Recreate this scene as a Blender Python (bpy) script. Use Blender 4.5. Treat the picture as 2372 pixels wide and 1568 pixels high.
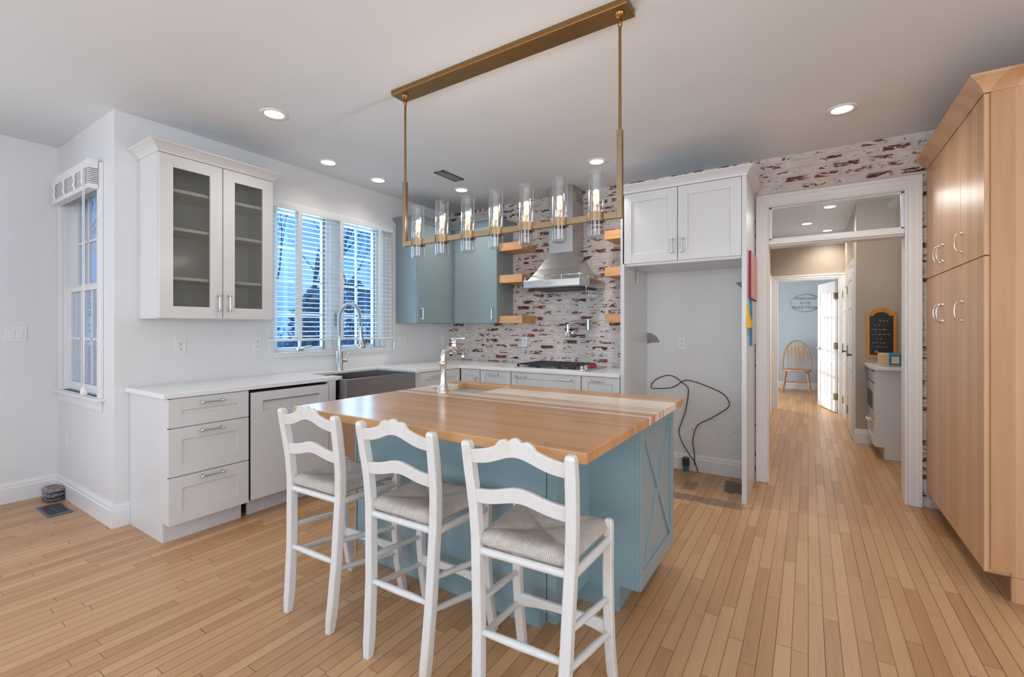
import bpy, bmesh, math, random
from mathutils import Vector, Matrix, noise
random.seed(7)
S = bpy.context.scene
for o in list(bpy.data.objects): bpy.data.objects.remove(o)
COL = S.collection
PI = math.pi

# ---------------------------------------------------------------- camera
cd = bpy.data.cameras.new('camera'); cam = bpy.data.objects.new('camera', cd); COL.objects.link(cam)
cam.location = (0, 0, 1.31); cam.rotation_euler = (PI/2, 0, math.atan(686/1062))
cd.sensor_width = 36; cd.lens = 36*1062/2372; cd.shift_y = -25/2372; cd.clip_start = .05
S.camera = cam
S.view_settings.view_transform = 'Standard'; S.view_settings.look = 'None'
S.view_settings.gamma = 1; S.view_settings.use_curve_mapping = False
S.view_settings.exposure = -0.31
S.cycles.transparent_max_bounces = 24; S.cycles.caustics_refractive = False; S.cycles.caustics_reflective = False

# ---------------------------------------------------------------- world: blue winter sky with thin cloud
W = bpy.data.worlds.new('World'); S.world = W; W.use_nodes = True
nt = W.node_tree; bg = nt.nodes['Background']
tc = nt.nodes.new('ShaderNodeTexCoord'); nz = nt.nodes.new('ShaderNodeTexNoise'); nz.inputs['Scale'].default_value = 3.2
nz.inputs['Detail'].default_value = 6
rp = nt.nodes.new('ShaderNodeValToRGB'); nt.links.new(tc.outputs['Generated'], nz.inputs['Vector']); nt.links.new(nz.outputs['Fac'], rp.inputs['Fac'])
rp.color_ramp.elements[0].position = .42; rp.color_ramp.elements[0].color = (.07, .30, .82, 1)
rp.color_ramp.elements[1].position = .68; rp.color_ramp.elements[1].color = (.28, .60, 1.0, 1)
nt.links.new(rp.outputs['Color'], bg.inputs['Color']); bg.inputs['Strength'].default_value = 1.45

# ---------------------------------------------------------------- added fill lamps behind the camera at unseen openings; one at the kitchen window
def area(name, loc, rot, sx, sy, power, color, spread=None):
    l = bpy.data.lights.new(name, 'AREA'); l.shape = 'RECTANGLE'; l.size = sx; l.size_y = sy; l.energy = power; l.color = color
    if spread: l.spread = spread
    o = bpy.data.objects.new(name, l); COL.objects.link(o); o.location = loc; o.rotation_euler = rot; return o
area('daylight_fill', (-1.6, -3.35, 1.5), (PI/2, 0, 0), 3.0, 2.0, 50, (.93, .965, 1))            # added fill at an unseen rear opening, facing +Y
area('daylight_fill', (3.25, -.6, 1.45), (PI/2, 0, PI/2), 2.6, 1.7, 100, (.98, .985, 1))      # added fill at an unseen right hand opening, facing -X
area('daylight_fill', (-4.85, -1.6, 1.5), (PI/2, 0, -PI/2), 1.8, 1.5, 68, (.9, .95, 1))      # added fill at an unseen left hand opening, facing +X
area('daylight_fill', (-3.98, 2.78, 1.72), (PI/2, 0, -PI/2), 1.15, 1.25, 32, (.45, .75, 1), 2.6)  # kitchen window, facing +X

area('ceiling_fill', (-.1, -1.9, 1.5), (PI-.62, 0, 0), 2.4, 1.2, 72, (.85, .95, 1))                 # added lamp behind the camera, aimed up to brighten the ceiling

# ---------------------------------------------------------------- materials
class G:
    def __init__(s, name):
        s.m = bpy.data.materials.new(name); s.m.use_nodes = True; s.nt = s.m.node_tree
        s.b = s.nt.nodes['Principled BSDF']; s.out = s.nt.nodes['Material Output']
    def n(s, t, **kw):
        x = s.nt.nodes.new(t)
        for k, v in kw.items(): setattr(x, k, v)
        return x
    def put(s, sock, v):
        if isinstance(v, bpy.types.NodeSocket): s.nt.links.new(v, sock)
        elif v is not None: sock.default_value = v
    def M(s, op, a, b=None, c=None):
        x = s.n('ShaderNodeMath', operation=op)
        for i, v in enumerate((a, b, c)):
            if v is not None: s.put(x.inputs[i], v)
        return x.outputs[0]
    def pos(s, obj=False):
        if obj: p = s.n('ShaderNodeTexCoord').outputs['Object']
        else: p = s.n('ShaderNodeNewGeometry').outputs['Position']
        q = s.n('ShaderNodeSeparateXYZ'); s.put(q.inputs[0], p); return p, q.outputs
    def comb(s, x, y, z=0.0):
        c = s.n('ShaderNodeCombineXYZ')
        for i, v in enumerate((x, y, z)): s.put(c.inputs[i], v)
        return c.outputs[0]
    def noise(s, vec, scale, detail=3, rough=.5, dist=0):
        x = s.n('ShaderNodeTexNoise'); s.put(x.inputs['Vector'], vec); x.inputs['Scale'].default_value = scale
        x.inputs['Detail'].default_value = detail; x.inputs['Roughness'].default_value = rough; x.inputs['Distortion'].default_value = dist
        return x.outputs['Fac']
    def white(s, vec):
        x = s.n('ShaderNodeTexWhiteNoise', noise_dimensions='3D'); s.put(x.inputs['Vector'], vec); return x.outputs['Value']
    def scale(s, vec, v):
        x = s.n('ShaderNodeVectorMath', operation='MULTIPLY'); s.put(x.inputs[0], vec); x.inputs[1].default_value = v; return x.outputs[0]
    def ramp(s, fac, stops):
        x = s.n('ShaderNodeValToRGB'); s.put(x.inputs[0], fac); e = x.color_ramp.elements
        while len(e) < len(stops): e.new(.5)
        for i, (p, c) in enumerate(stops): e[i].position = p; e[i].color = (*c, 1) if len(c) == 3 else c
        return x.outputs[0]
    def sm(s, v, lo, hi):
        x = s.n('ShaderNodeMapRange', interpolation_type='SMOOTHSTEP'); s.put(x.inputs[0], v); s.put(x.inputs[1], lo); s.put(x.inputs[2], hi); return x.outputs[0]
    def mix(s, f, a, b, bt='MIX'):
        x = s.n('ShaderNodeMix', data_type='RGBA', blend_type=bt); s.put(x.inputs[0], f)
        for i, v in ((6, a), (7, b)): s.put(x.inputs[i], (*v, 1) if isinstance(v, tuple) and len(v) == 3 else v)
        return x.outputs[2]
    def bump(s, h, strength=.2, dist=.01):
        x = s.n('ShaderNodeBump'); s.put(x.inputs['Height'], h); x.inputs['Strength'].default_value = strength; x.inputs['Distance'].default_value = dist
        s.put(s.b.inputs['Normal'], x.outputs[0])
    def base(s, c): s.put(s.b.inputs['Base Color'], (*c, 1) if isinstance(c, tuple) and len(c) == 3 else c)
    def set(s, rough=.5, metal=0., spec=.5, **kw):
        s.put(s.b.inputs['Roughness'], rough); s.put(s.b.inputs['Metallic'], metal); s.put(s.b.inputs['Specular IOR Level'], spec)
        for k, v in kw.items(): s.put(s.b.inputs[k], v)

def hexc(h):
    f = lambda v: v/12.92 if v <= .04045 else ((v+.055)/1.055)**2.4
    return tuple(f(int(h[i:i+2], 16)/255) for i in (0, 2, 4))
def paint(name, c, rough=.45, bump=.04, scale=60, var=.03, spec=.5):
    g = G(name); p, _ = g.pos(); n = g.noise(p, 2.3, 4); k = g.noise(p, scale, 3)
    lo = tuple(v*(1-var) for v in c); hi = tuple(min(1, v*(1+var)) for v in c)
    g.base(g.ramp(n, [(.3, lo), (.7, hi)])); g.set(rough, 0, spec); g.bump(k, bump, .004); return g.m
def metal(name, c, rough=.25, brushed=0, metal_=1.0):
    g = G(name); p, _ = g.pos()
    k = g.noise(g.scale(p, (3, 3, 120) if brushed == 1 else (90, 90, 3) if brushed == 2 else (40, 40, 40)), 3, 3)
    g.base(g.ramp(k, [(.3, tuple(v*.9 for v in c)), (.7, c)])); g.set(g.M('MULTIPLY_ADD', k, .14, rough-.07), metal_)
    return g.m
def wood(name, cols, axis='Z', scale=1.0, rough=.38, strip=None):
    """plain sawn board; grain runs along axis; strip = width of veneer leaves across it"""
    g = G(name); p, xyz = g.pos()
    sc = {'X': (1.2, 14, 14), 'Y': (14, 1.2, 14), 'Z': (14, 14, 1.0)}[axis]
    sc = tuple(v*scale for v in sc)
    a = g.noise(g.scale(p, sc), 1.0, 5, .6, 1.2); b = g.noise(g.scale(p, tuple(v*6 for v in sc)), 1.0, 3)
    f = g.M('ADD', g.M('MULTIPLY', a, .75), g.M('MULTIPLY', b, .25))
    if strip:
        row = g.M('FLOOR', g.M('DIVIDE', g.M('ADD', xyz[0], xyz[1]), strip)); w = g.white(g.comb(row, 3.3))
        f = g.M('ADD', g.M('MULTIPLY', f, .7), g.M('MULTIPLY', w, .3))
    g.base(g.ramp(f, [(.25, cols[0]), (.5, cols[1]), (.75, cols[2])])); g.set(rough); g.bump(b, .05, .002); return g.m
def planks(name, along, width, length, stops, gap=.0012, gapcol=(.08, .035, .015), rough=.32, extra=None, bumpy=.25, grain=1.0):
    g = G(name); p, xyz = g.pos()
    u, v = (xyz[0], xyz[1]) if along == 'Y' else (xyz[1], xyz[0])
    us = g.M('DIVIDE', u, width); row = g.M('FLOOR', us); fu = g.M('SUBTRACT', us, row)
    r1 = g.white(g.comb(row, 1.7)); r2 = g.white(g.comb(row, 9.1))
    ln = g.M('MULTIPLY', g.M('MULTIPLY_ADD', r2, .8, .6), length)
    vs = g.M('DIVIDE', g.M('MULTIPLY_ADD', r1, 7.0, v), ln); col = g.M('FLOOR', vs); fv = g.M('SUBTRACT', vs, col)
    rnd = g.white(g.comb(row, col, 2.0))
    du = g.M('MULTIPLY', g.M('MINIMUM', fu, g.M('SUBTRACT', 1.0, fu)), width)
    dv = g.M('MULTIPLY', g.M('MINIMUM', fv, g.M('SUBTRACT', 1.0, fv)), ln)
    d = g.M('MINIMUM', du, dv)
    gm = g.M('SUBTRACT', 1.0, g.sm(d, gap*.4, gap*1.4))
    sc = (22, 1.3, 22) if along == 'Y' else (1.3, 22, 22)
    off = g.n('ShaderNodeVectorMath', operation='ADD'); g.put(off.inputs[0], g.scale(p, sc)); g.put(off.inputs[1], g.comb(g.M('MULTIPLY', rnd, 37.0), g.M('MULTIPLY', rnd, 91.0), 0.0))
    gr = g.noise(off.outputs[0], 1.0*grain, 5, .62, 1.5)
    f = g.M('ADD', g.M('MULTIPLY_ADD', rnd, .44, .06), g.M('MULTIPLY', gr, .47))
    c = g.ramp(f, stops)
    if extra: c = extra(g, p, xyz, c, row, rnd)
    gapstr = g.M('MULTIPLY', gm, g.M('MULTIPLY_ADD', g.white(g.comb(row, col, 5.0)), .5, .5))
    c = g.mix(gapstr, c, gapcol)
    g.base(c); g.set(g.M('MULTIPLY_ADD', gr, .16, rough-.08)); g.bump(g.M('SUBTRACT', g.M('MULTIPLY', gr, .12), gm), bumpy, .0015)
    return g.m

MW = paint('wall_paint', (.755, .76, .765), .42, .05, 45, .015)
MCEIL = paint('ceiling_paint', (.765, .80, .83), .6, .06, 30, .015)
MTRIM = paint('trim_paint', (.80, .80, .80), .3, .03, 50, .02)
MCAB = paint('white_cabinet_paint', (.68, .68, .68), .26, .02, 40, .01)
MCTOP = paint('white_quartz', (.82, .815, .81), .14, .0, 90, .02)
MBLUE = paint('blue_cabinet_paint', (.245, .30, .315), .3, .03, 50, .03)
MISL = paint('island_blue_paint', (.245, .365, .41), .22, .03, 50, .04)
MTAN = paint('hall_tan_paint', (.43, .365, .30), .5, .05, 45, .02)
MROOM = paint('pale_blue_wall', (.52, .62, .70), .5, .05, 45, .02)
MBLK = paint('black_gap', (.012, .012, .013), .6, 0)
MIRON = paint('cast_iron', (.018, .020, .026), .35, .05, 120, .1)
MGREY = paint('grey_plaster', (.28, .265, .25), .8, .2, 60, .1)
MGREYV = paint('grey_vent_metal', (.10, .10, .11), .4, .02)
MVDARK = paint('dark_void', (.02, .02, .025), .7, 0)
MBLIND = paint('white_blind', (.80, .80, .80), .35, .0, 50, .02)
MPLATE = paint('white_plastic', (.80, .80, .80), .25, 0)
MSLOT = paint('slot_dark', (.03, .03, .03), .5, 0)
MCHROME = metal('chrome', (.74, .74, .77), .1)
MNICK = metal('polished_nickel', (.80, .78, .74), .14)
MSTEEL = metal('brushed_steel', (.60, .585, .575), .30, 1)
MSTEEL2 = metal('brushed_apron_steel', (.36, .335, .33), .33, 2)
MBRASS = metal('aged_brass', (.36, .255, .155), .36)
MBRASSD = metal('dark_brass', (.36, .20, .075), .34)
MHINGE = metal('hinge_bronze', (.25, .21, .16), .4)
MAPLE = wood('maple_veneer', (hexc('bd9068'), hexc('ca9d74'), hexc('d6ab84')), 'Z', .8, .34, .09)
MAPLEH = wood('maple_shelf', (hexc('c98f58'), hexc('d6a06a'), hexc('dfb07c')), 'X', .8, .42)
MRAW = wood('unpainted_birch', (hexc('b78f72'), hexc('c49c80'), hexc('cca78c')), 'Z', .8, .5)
MTOE = paint('toe_pinkish', hexc('a87860'), .5, .02)
MCHAIR = wood('pale_oak', (hexc('a87c54'), hexc('c09468'), hexc('d2aa82')), 'Z', 1.5, .45)
MPINE = wood('orange_pine', (hexc('b06c1c'), hexc('c88430'), hexc('d89844')), 'Z', 1.2, .35)
MSTOOL = None
def mk_stool_paint():
    g = G('distressed_white_paint'); p, _ = g.pos(True)
    w = g.noise(g.scale(p, (9, 9, 4)), 1.0, 6, .7); chips = g.noise(p, 38, 5, .7)
    m = g.M('MULTIPLY', g.sm(chips, .67, .72), g.sm(w, .5, .6))
    c = g.ramp(w, [(.35, (.70, .71, .72)), (.55, (.69, .685, .66)), (.72, (.64, .58, .49))])
    g.base(g.mix(m, c, (.22, .17, .13))); g.set(.38); g.bump(chips, .08, .002); return g.m
MSTOOL = mk_stool_paint()
def mk_rush():
    g = G('woven_rush'); p, x = g.pos(True)
    side = g.M('GREATER_THAN', g.M('ABSOLUTE', x[0]), g.M('MULTIPLY', g.M('ABSOLUTE', g.M('SUBTRACT', x[1], .185)), 1.12))
    wob = g.M('MULTIPLY', g.noise(p, 30, 3), .010)
    t = g.M('ADD', g.M('ADD', g.M('MULTIPLY', side, x[1]), g.M('MULTIPLY', g.M('SUBTRACT', 1.0, side), x[0])), wob)
    s = g.M('ABSOLUTE', g.M('SINE', g.M('MULTIPLY', t, 3.14159/.0054)))
    n = g.noise(g.scale(p, (60, 60, 60)), 1.0, 4, .7); big = g.noise(p, 9, 3)
    dg = g.M('ABSOLUTE', g.M('SUBTRACT', g.M('ABSOLUTE', x[0]), g.M('MULTIPLY', g.M('ABSOLUTE', g.M('SUBTRACT', x[1], .185)), 1.12)))
    seam = g.M('SUBTRACT', 1.0, g.sm(dg, .0, .012))
    c = g.ramp(g.M('ADD', g.M('MULTIPLY', s, .62), g.M('MULTIPLY', n, .4)), [(.10, (.14, .105, .08)), (.38, (.50, .435, .37)), (.75, (.73, .695, .65))])
    c = g.mix(g.M('MULTIPLY', g.sm(big, .42, .7), .5), c, (.48, .40, .32)); c = g.mix(g.M('MULTIPLY', seam, .35), c, (.30, .25, .20))
    g.base(c); g.set(.75); g.bump(g.M('ADD', s, g.M('MULTIPLY', n, .4)), .9, .003); return g.m
MRUSH = mk_rush()

def floor_extra(g, p, xyz, c, row, rnd):
    n = g.noise(p, 5.5, 5, .65, .6); n2 = g.noise(p, 24, 5, .7)
    # worn specks and scuffs
    sp = g.M('MULTIPLY', g.sm(n2, .64, .74), g.sm(n, .42, .6)); c = g.mix(g.M('MULTIPLY', sp, .55), c, (.12, .06, .03))
    def blob(cx, cy, rx, ry, amp, lo, hi):
        ax = g.M('DIVIDE', g.M('ABSOLUTE', g.M('SUBTRACT', xyz[0], cx)), rx); ay = g.M('DIVIDE', g.M('ABSOLUTE', g.M('SUBTRACT', xyz[1], cy)), ry)
        d = g.M('ADD', g.M('MAXIMUM', ax, ay), g.M('MULTIPLY', g.M('SUBTRACT', g.noise(p, 9, 5, .7), .5), amp))
        return g.M('SUBTRACT', 1.0, g.sm(d, lo, hi))
    c = g.mix(g.M('MULTIPLY', blob(-.72, 3.72, .36, .075, 2.2, .75, 1.1), g.M('MULTIPLY_ADD', n2, .8, .35)), c, (.16, .11, .08))     # grey water mark in front of the recess
    c = g.mix(g.M('MULTIPLY', blob(-.49, 4.14, .10, .16, 1.3, .8, 1.0), .92), c, (.055, .022, .010))                             # black stain by the panel
    c = g.mix(g.M('MULTIPLY', blob(-.82, 4.0, .06, .13, 1.2, .75, 1.05), .5), c, (.15, .07, .03))
    return c
MFLOOR = planks('oak_floor', 'Y', .057, .75, [(.12, hexc('9c704a')), (.35, hexc('b7895e')), (.6, hexc('c4986d')), (.9, hexc('d2a980'))], .0017, (.085, .038, .016), .34, floor_extra)
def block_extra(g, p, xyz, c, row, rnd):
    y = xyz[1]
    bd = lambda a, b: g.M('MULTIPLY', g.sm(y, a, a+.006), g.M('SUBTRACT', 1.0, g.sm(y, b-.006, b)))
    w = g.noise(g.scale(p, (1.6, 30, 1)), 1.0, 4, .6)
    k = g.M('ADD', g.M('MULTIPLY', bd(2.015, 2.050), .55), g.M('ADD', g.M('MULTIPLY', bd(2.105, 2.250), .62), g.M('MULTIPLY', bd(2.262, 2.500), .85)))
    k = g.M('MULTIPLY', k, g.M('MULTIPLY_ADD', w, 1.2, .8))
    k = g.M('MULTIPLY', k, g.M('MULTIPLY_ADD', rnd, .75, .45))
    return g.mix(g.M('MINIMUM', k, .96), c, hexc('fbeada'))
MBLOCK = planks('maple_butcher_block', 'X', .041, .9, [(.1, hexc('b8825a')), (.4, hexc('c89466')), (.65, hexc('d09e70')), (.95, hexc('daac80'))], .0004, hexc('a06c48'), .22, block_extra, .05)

def mk_brick():
    g = G('whitewashed_brick'); p, x = g.pos()
    H, L = .0627, .205
    vs = g.M('DIVIDE', x[2], H); row = g.M('FLOOR', vs); fv = g.M('SUBTRACT', vs, row)
    us = g.M('DIVIDE', g.M('ADD', g.M('ADD', x[0], x[1]), g.M('MULTIPLY', g.M('MODULO', row, 2.0), L/2)), L); us = g.M('ADD', us, g.M('MULTIPLY', g.white(g.comb(row, 8.8)), .25))
    col = g.M('FLOOR', us); fu = g.M('SUBTRACT', us, col); rnd = g.white(g.comb(row, col, 1.0)); rnd2 = g.white(g.comb(row, col, 6.0))
    wn = g.M('MULTIPLY', g.M('SUBTRACT', g.noise(p, 40, 3), .5), .006)
    dv = g.M('ADD', g.M('MULTIPLY', g.M('MINIMUM', fv, g.M('SUBTRACT', 1.0, fv)), H), wn)
    du = g.M('ADD', g.M('MULTIPLY', g.M('MINIMUM', fu, g.M('SUBTRACT', 1.0, fu)), L), wn)
    d = g.M('MINIMUM', g.M('MULTIPLY', dv, 1.0), g.M('MULTIPLY', du, .6))
    brick = g.sm(d, .003, .009)
    n = g.noise(g.scale(p, (9, 9, 34)), 1.0, 6, .68, .8)
    inner = g.M('MULTIPLY', g.sm(dv, .007, .018), g.sm(du, .008, .035))
    th = g.M('MULTIPLY_ADD', rnd, -.15, .585)
    patch = g.M('MULTIPLY', g.sm(n, th, g.M('ADD', th, .045)), inner)
    red = g.ramp(g.M('ADD', g.M('MULTIPLY', rnd2, .6), g.M('MULTIPLY', g.noise(p, 30, 4), .4)), [(.2, hexc('421c16')), (.5, hexc('633022')), (.85, hexc('80422e'))])
    wash = g.ramp(g.noise(p, 7, 4), [(.3, (.64, .565, .52)), (.7, (.77, .70, .655))])
    wash = g.mix(g.M('MULTIPLY', g.M('SUBTRACT', 1.0, brick), .2), wash, (.44, .38, .34))
    g.base(g.mix(patch, wash, red)); g.set(.65)
    g.bump(g.M('ADD', g.M('MULTIPLY', brick, .7), g.M('ADD', g.M('MULTIPLY', g.noise(p, 26, 5, .7), .5), g.M('MULTIPLY', patch, -.25))), .7, .006); return g.m
MBRICK = mk_brick()

def glass(name, tint=(1, 1, 1), rough=.0, ior=1.45, gain=1.0, tr=1.0):
    g = G(name); g.nt.nodes.remove(g.b)
    t = g.n('ShaderNodeBsdfTransparent'); t.inputs[0].default_value = (*tint, 1)
    gl = g.n('ShaderNodeBsdfGlossy'); gl.inputs['Roughness'].default_value = rough; gl.inputs[0].default_value = (1, 1, 1, 1)
    f = g.n('ShaderNodeLayerWeight'); f.inputs['Blend'].default_value = .5
    k = g.M('MINIMUM', g.M('MULTIPLY', g.M('MULTIPLY_ADD', g.M('POWER', f.outputs['Facing'], 3.6), .9, .045), gain), 1.0)
    m = g.n('ShaderNodeMixShader'); g.put(m.inputs[0], k); g.put(m.inputs[1], t.outputs[0]); g.put(m.inputs[2], gl.outputs[0])
    g.put(g.out.inputs[0], m.outputs[0]); return g.m
MGLASS = glass('window_glass', (.93, .97, 1), .0, 1.45)
MTUBE = glass('clear_lamp_glass', (.965, .97, .975), .02, 1.5, 1.25)
def frost():
    g = G('smoked_frosted_glass'); g.base((.2, .2, .19)); g.set(.14, 0, .5)
    r = g.n('ShaderNodeBsdfTransparent'); r.inputs[0].default_value = (.90, .90, .87, 1)
    m = g.n('ShaderNodeMixShader'); m.inputs[0].default_value = .84
    g.put(m.inputs[1], g.b.outputs[0]); g.put(m.inputs[2], r.outputs[0]); g.put(g.out.inputs[0], m.outputs[0]); return g.m
MFROST = frost()
def emit(name, c, st):
    g = G(name); g.base((0, 0, 0)); g.set(.5); g.b.inputs['Emission Color'].default_value = (*c, 1); g.b.inputs['Emission Strength'].default_value = st; return g.m
MLED = emit('led_disc', (1, .985, .95), 3.2)
MBULB = emit('filament_bulb', (1, .52, .20), 3.4)
def flat(name, c, rough=.5, metal_=0.): return paint(name, c, rough, .0, 40, .02)

# ---------------------------------------------------------------- mesh helpers
class MB:
    def __init__(s): s.bm = bmesh.new()
    def box(s, x0, x1, y0, y1, z0, z1):
        if x0 > x1: x0, x1 = x1, x0
        if y0 > y1: y0, y1 = y1, y0
        if z0 > z1: z0, z1 = z1, z0
        v = [s.bm.verts.new((x, y, z)) for z in (z0, z1) for x, y in ((x0, y0), (x1, y0), (x1, y1), (x0, y1))]
        for f in ((3, 2, 1, 0), (4, 5, 6, 7), (0, 1, 5, 4), (1, 2, 6, 5), (2, 3, 7, 6), (3, 0, 4, 7)): s.bm.faces.new([v[i] for i in f])
        return s
    def loft(s, rings, cap=True, closed=True, smooth=False):
        R = [[s.bm.verts.new(p) for p in r] for r in rings]; n = len(R[0])
        for a, b in zip(R, R[1:]):
            for i in range(n if closed else n-1):
                j = (i+1) % n
                f = s.bm.faces.new((a[i], a[j], b[j], b[i])); f.smooth = smooth
        if cap:
            s.bm.faces.new(R[0][::-1]); s.bm.faces.new(R[-1])
        return s
    def prism(s, poly, axis, a, b):
        m = {'x': lambda u, v, w: (w, u, v), 'y': lambda u, v, w: (u, w, v), 'z': lambda u, v, w: (u, v, w)}[axis]
        return s.loft([[m(u, v, a) for u, v in poly], [m(u, v, b) for u, v in poly]])
    def frame(s, d, up=Vector((0, 0, 1))):
        d = d.normalized()
        if abs(d.dot(up)) > .95: up = Vector((0, 1, 0)) if abs(d.y) < .9 else Vector((1, 0, 0))
        x = up.cross(d).normalized(); return x, d.cross(x).normalized()
    def tube(s, pts, r, seg=12, smooth=True):
        pts = [Vector(p) for p in pts]; rings = []
        rs = r if isinstance(r, (list, tuple)) else [r]*len(pts); px = None
        for i, p in enumerate(pts):
            d = (pts[min(i+1, len(pts)-1)]-pts[max(i-1, 0)])
            if d.length < 1e-9: d = Vector((0, 0, 1))
            d.normalize()
            if px is None: x, y = s.frame(d)
            else:
                x = (px-d*px.dot(d))
                x = x.normalized() if x.length > 1e-6 else s.frame(d)[0]; y = d.cross(x)
            px = x
            rings.append([p+(x*math.cos(2*PI*k/seg)+y*math.sin(2*PI*k/seg))*rs[i] for k in range(seg)])
        return s.loft(rings, True, True, smooth)
    def lathe(s, c, prof, axis='z', seg=20):
        c = Vector(c); ax = {'z': (Vector((1, 0, 0)), Vector((0, 1, 0)), Vector((0, 0, 1))), 'x': (Vector((0, 1, 0)), Vector((0, 0, 1)), Vector((1, 0, 0))), 'y': (Vector((0, 0, 1)), Vector((1, 0, 0)), Vector((0, 1, 0)))}[axis]
        rings = [[c+(ax[0]*math.cos(2*PI*k/seg)+ax[1]*math.sin(2*PI*k/seg))*max(r, 1e-4)+ax[2]*h for k in range(seg)] for r, h in prof]
        return s.loft(rings, True, True, True)
    def sweep(s, pts, w, d, ch=.25):
        """rectangular bar with chamfered corners along pts; w across x, d across y"""
        rings = []
        for i, p in enumerate(pts):
            ww = w[i] if isinstance(w, list) else w; dd = d[i] if isinstance(d, list) else d
            a, b = ww/2, dd/2; c = min(a, b)*ch
            q = [(-a+c, -b), (a-c, -b), (a, -b+c), (a, b-c), (a-c, b), (-a+c, b), (-a, b-c), (-a, -b+c)]
            rings.append([(p[0]+u, p[1]+v, p[2]) for u, v in q])
        return s.loft(rings)
    def ball(s, c, r, seg=12):
        n = seg//2; return s.lathe(c, [(math.sin(PI*i/n)*r, -math.cos(PI*i/n)*r) for i in range(n+1)], 'z', seg)
    def build(s, name, mat, parent=None, bevel=0, smooth=False):
        bmesh.ops.recalc_face_normals(s.bm, faces=s.bm.faces[:])
        for e in s.bm.edges:
            if len(e.link_faces) == 2 and e.calc_face_angle(0) > 1.15: e.smooth = False
        off = Vector((0, 0, 0)); q = parent
        while q is not None: off += q.location; q = q.parent
        if off.length: bmesh.ops.translate(s.bm, verts=s.bm.verts[:], vec=-off)
        me = bpy.data.meshes.new(name); s.bm.to_mesh(me); s.bm.free()
        if smooth:
            for f in me.polygons: f.use_smooth = True
        if mat: me.materials.append(mat)
        o = bpy.data.objects.new(name, me); COL.objects.link(o)
        if parent is not None: o.parent = parent
        if bevel:
            b = o.modifiers.new('bevel', 'BEVEL'); b.width = bevel; b.segments = 2; b.limit_method = 'ANGLE'; b.angle_limit = .6
        return o
def tag(o, label, cat, group=None, kind=None):
    if label: o['label'] = label
    if cat: o['category'] = cat
    if group: o['group'] = group
    if kind: o['kind'] = kind
    return o
def thing(name, label, cat, loc=(0, 0, 0), group=None):
    o = bpy.data.objects.new(name, None); COL.objects.link(o); o.location = loc; o.empty_display_size = .1
    return tag(o, label, cat, group)
def struct(name, mb, mat, parent=None, bevel=0):
    o = mb.build(name, mat, parent, bevel)
    if parent is None: o['kind'] = 'structure'
    return o
def sroot(name, loc=(0, 0, 0)):
    o = bpy.data.objects.new(name, None); COL.objects.link(o); o.location = loc; o['kind'] = 'structure'; return o
def copy_tree(o, parent=None):
    c = o.copy(); COL.objects.link(c)
    if parent is not None: c.parent = parent
    for ch in list(o.children): copy_tree(ch, c)
    return c

# faces: map (a along the front, b height, d outwards) to world
def FM(kind, plane):
    return {'+x': lambda a, b, d: (plane+d, a, b), '-x': lambda a, b, d: (plane-d, a, b), '-y': lambda a, b, d: (a, plane-d, b)}[kind]
def mbox(m, fm, a0, a1, b0, b1, d0, d1):
    p, q = fm(a0, b0, d0), fm(a1, b1, d1); m.box(p[0], q[0], p[1], q[1], p[2], q[2])
def shaker(m, fm, a0, a1, b0, b1, th=.02, fr=.06, rec=.009, hole=False):
    mbox(m, fm, a0, a0+fr, b0, b1, 0, th); mbox(m, fm, a1-fr, a1, b0, b1, 0, th)
    mbox(m, fm, a0+fr, a1-fr, b0, b0+fr, 0, th); mbox(m, fm, a0+fr, a1-fr, b1-fr, b1, 0, th)
    if not hole: mbox(m, fm, a0+fr, a1-fr, b0+fr, b1-fr, 0, th-rec)
def pull(fm, ac, bc, L, vert, parent, d0=.02, mat=None):
    m = MB(); h = L/2
    P = (lambda t, d: fm(ac, bc+t, d)) if vert else (lambda t, d: fm(ac+t, bc, d))
    for s in (-1, 1):
        t = s*h*.84
        m.tube([P(t, d0), P(t, d0+.004), P(t, d0+.008), P(t, d0+.03)], [.010, .010, .0055, .0055], 10)
        m.tube([P(s*h*1.0, d0+.03), P(s*h*.96, d0+.03), P(s*h*.86, d0+.03), P(s*h*.78, d0+.03), P(s*h*.72, d0+.03)], [.003, .0085, .0095, .0085, .0055], 10)
    m.tube([P(-h*.8, d0+.03), P(0, d0+.03), P(h*.8, d0+.03)], .0052, 10)
    return m.build('handle', mat or MNICK, parent)
def door(name, fm, a0, a1, b0, b1, parent, mat, handle=None, fr=.06, slab=False, L=.12):
    m = MB()
    if slab: mbox(m, fm, a0, a1, b0, b1, 0, .02)
    else: shaker(m, fm, a0, a1, b0, b1, .02, fr)
    o = m.build(name, mat, parent, .0015)
    for h in (handle or []): pull(fm, h[0], h[1], L, h[2], o)
    return o
def crown(poly, prof, open_edges):
    """poly: CCW footprint; prof: (outward offset, z); open_edges: indices of edges that push out"""
    n = len(poly); rings = []
    for off, z in prof:
        L = []
        for i in range(n):
            p, q = Vector(poly[i]), Vector(poly[(i+1) % n]); d = (q-p).normalized(); nn = Vector((d.y, -d.x))
            o = off if i in open_edges else 0
            L.append((p+nn*o, d))
        ring = []
        for i in range(n):
            (p0, d0), (p1, d1) = L[i-1], L[i]
            det = d0.x*d1.y-d0.y*d1.x; t = ((p1-p0).x*d1.y-(p1-p0).y*d1.x)/det
            w = p0+d0*t; ring.append((w.x, w.y, z))
        rings.append(ring)
    return MB().loft(rings)
CP = lambda z0, z1, o: [(.004, z0), (.006, z0+(z1-z0)*.12), (o*.22, z0+(z1-z0)*.3), (o*.42, z0+(z1-z0)*.5), (o*.72, z0+(z1-z0)*.72), (o*.98, z0+(z1-z0)*.86), (o, z0+(z1-z0)*.88), (o, z1)]
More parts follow.
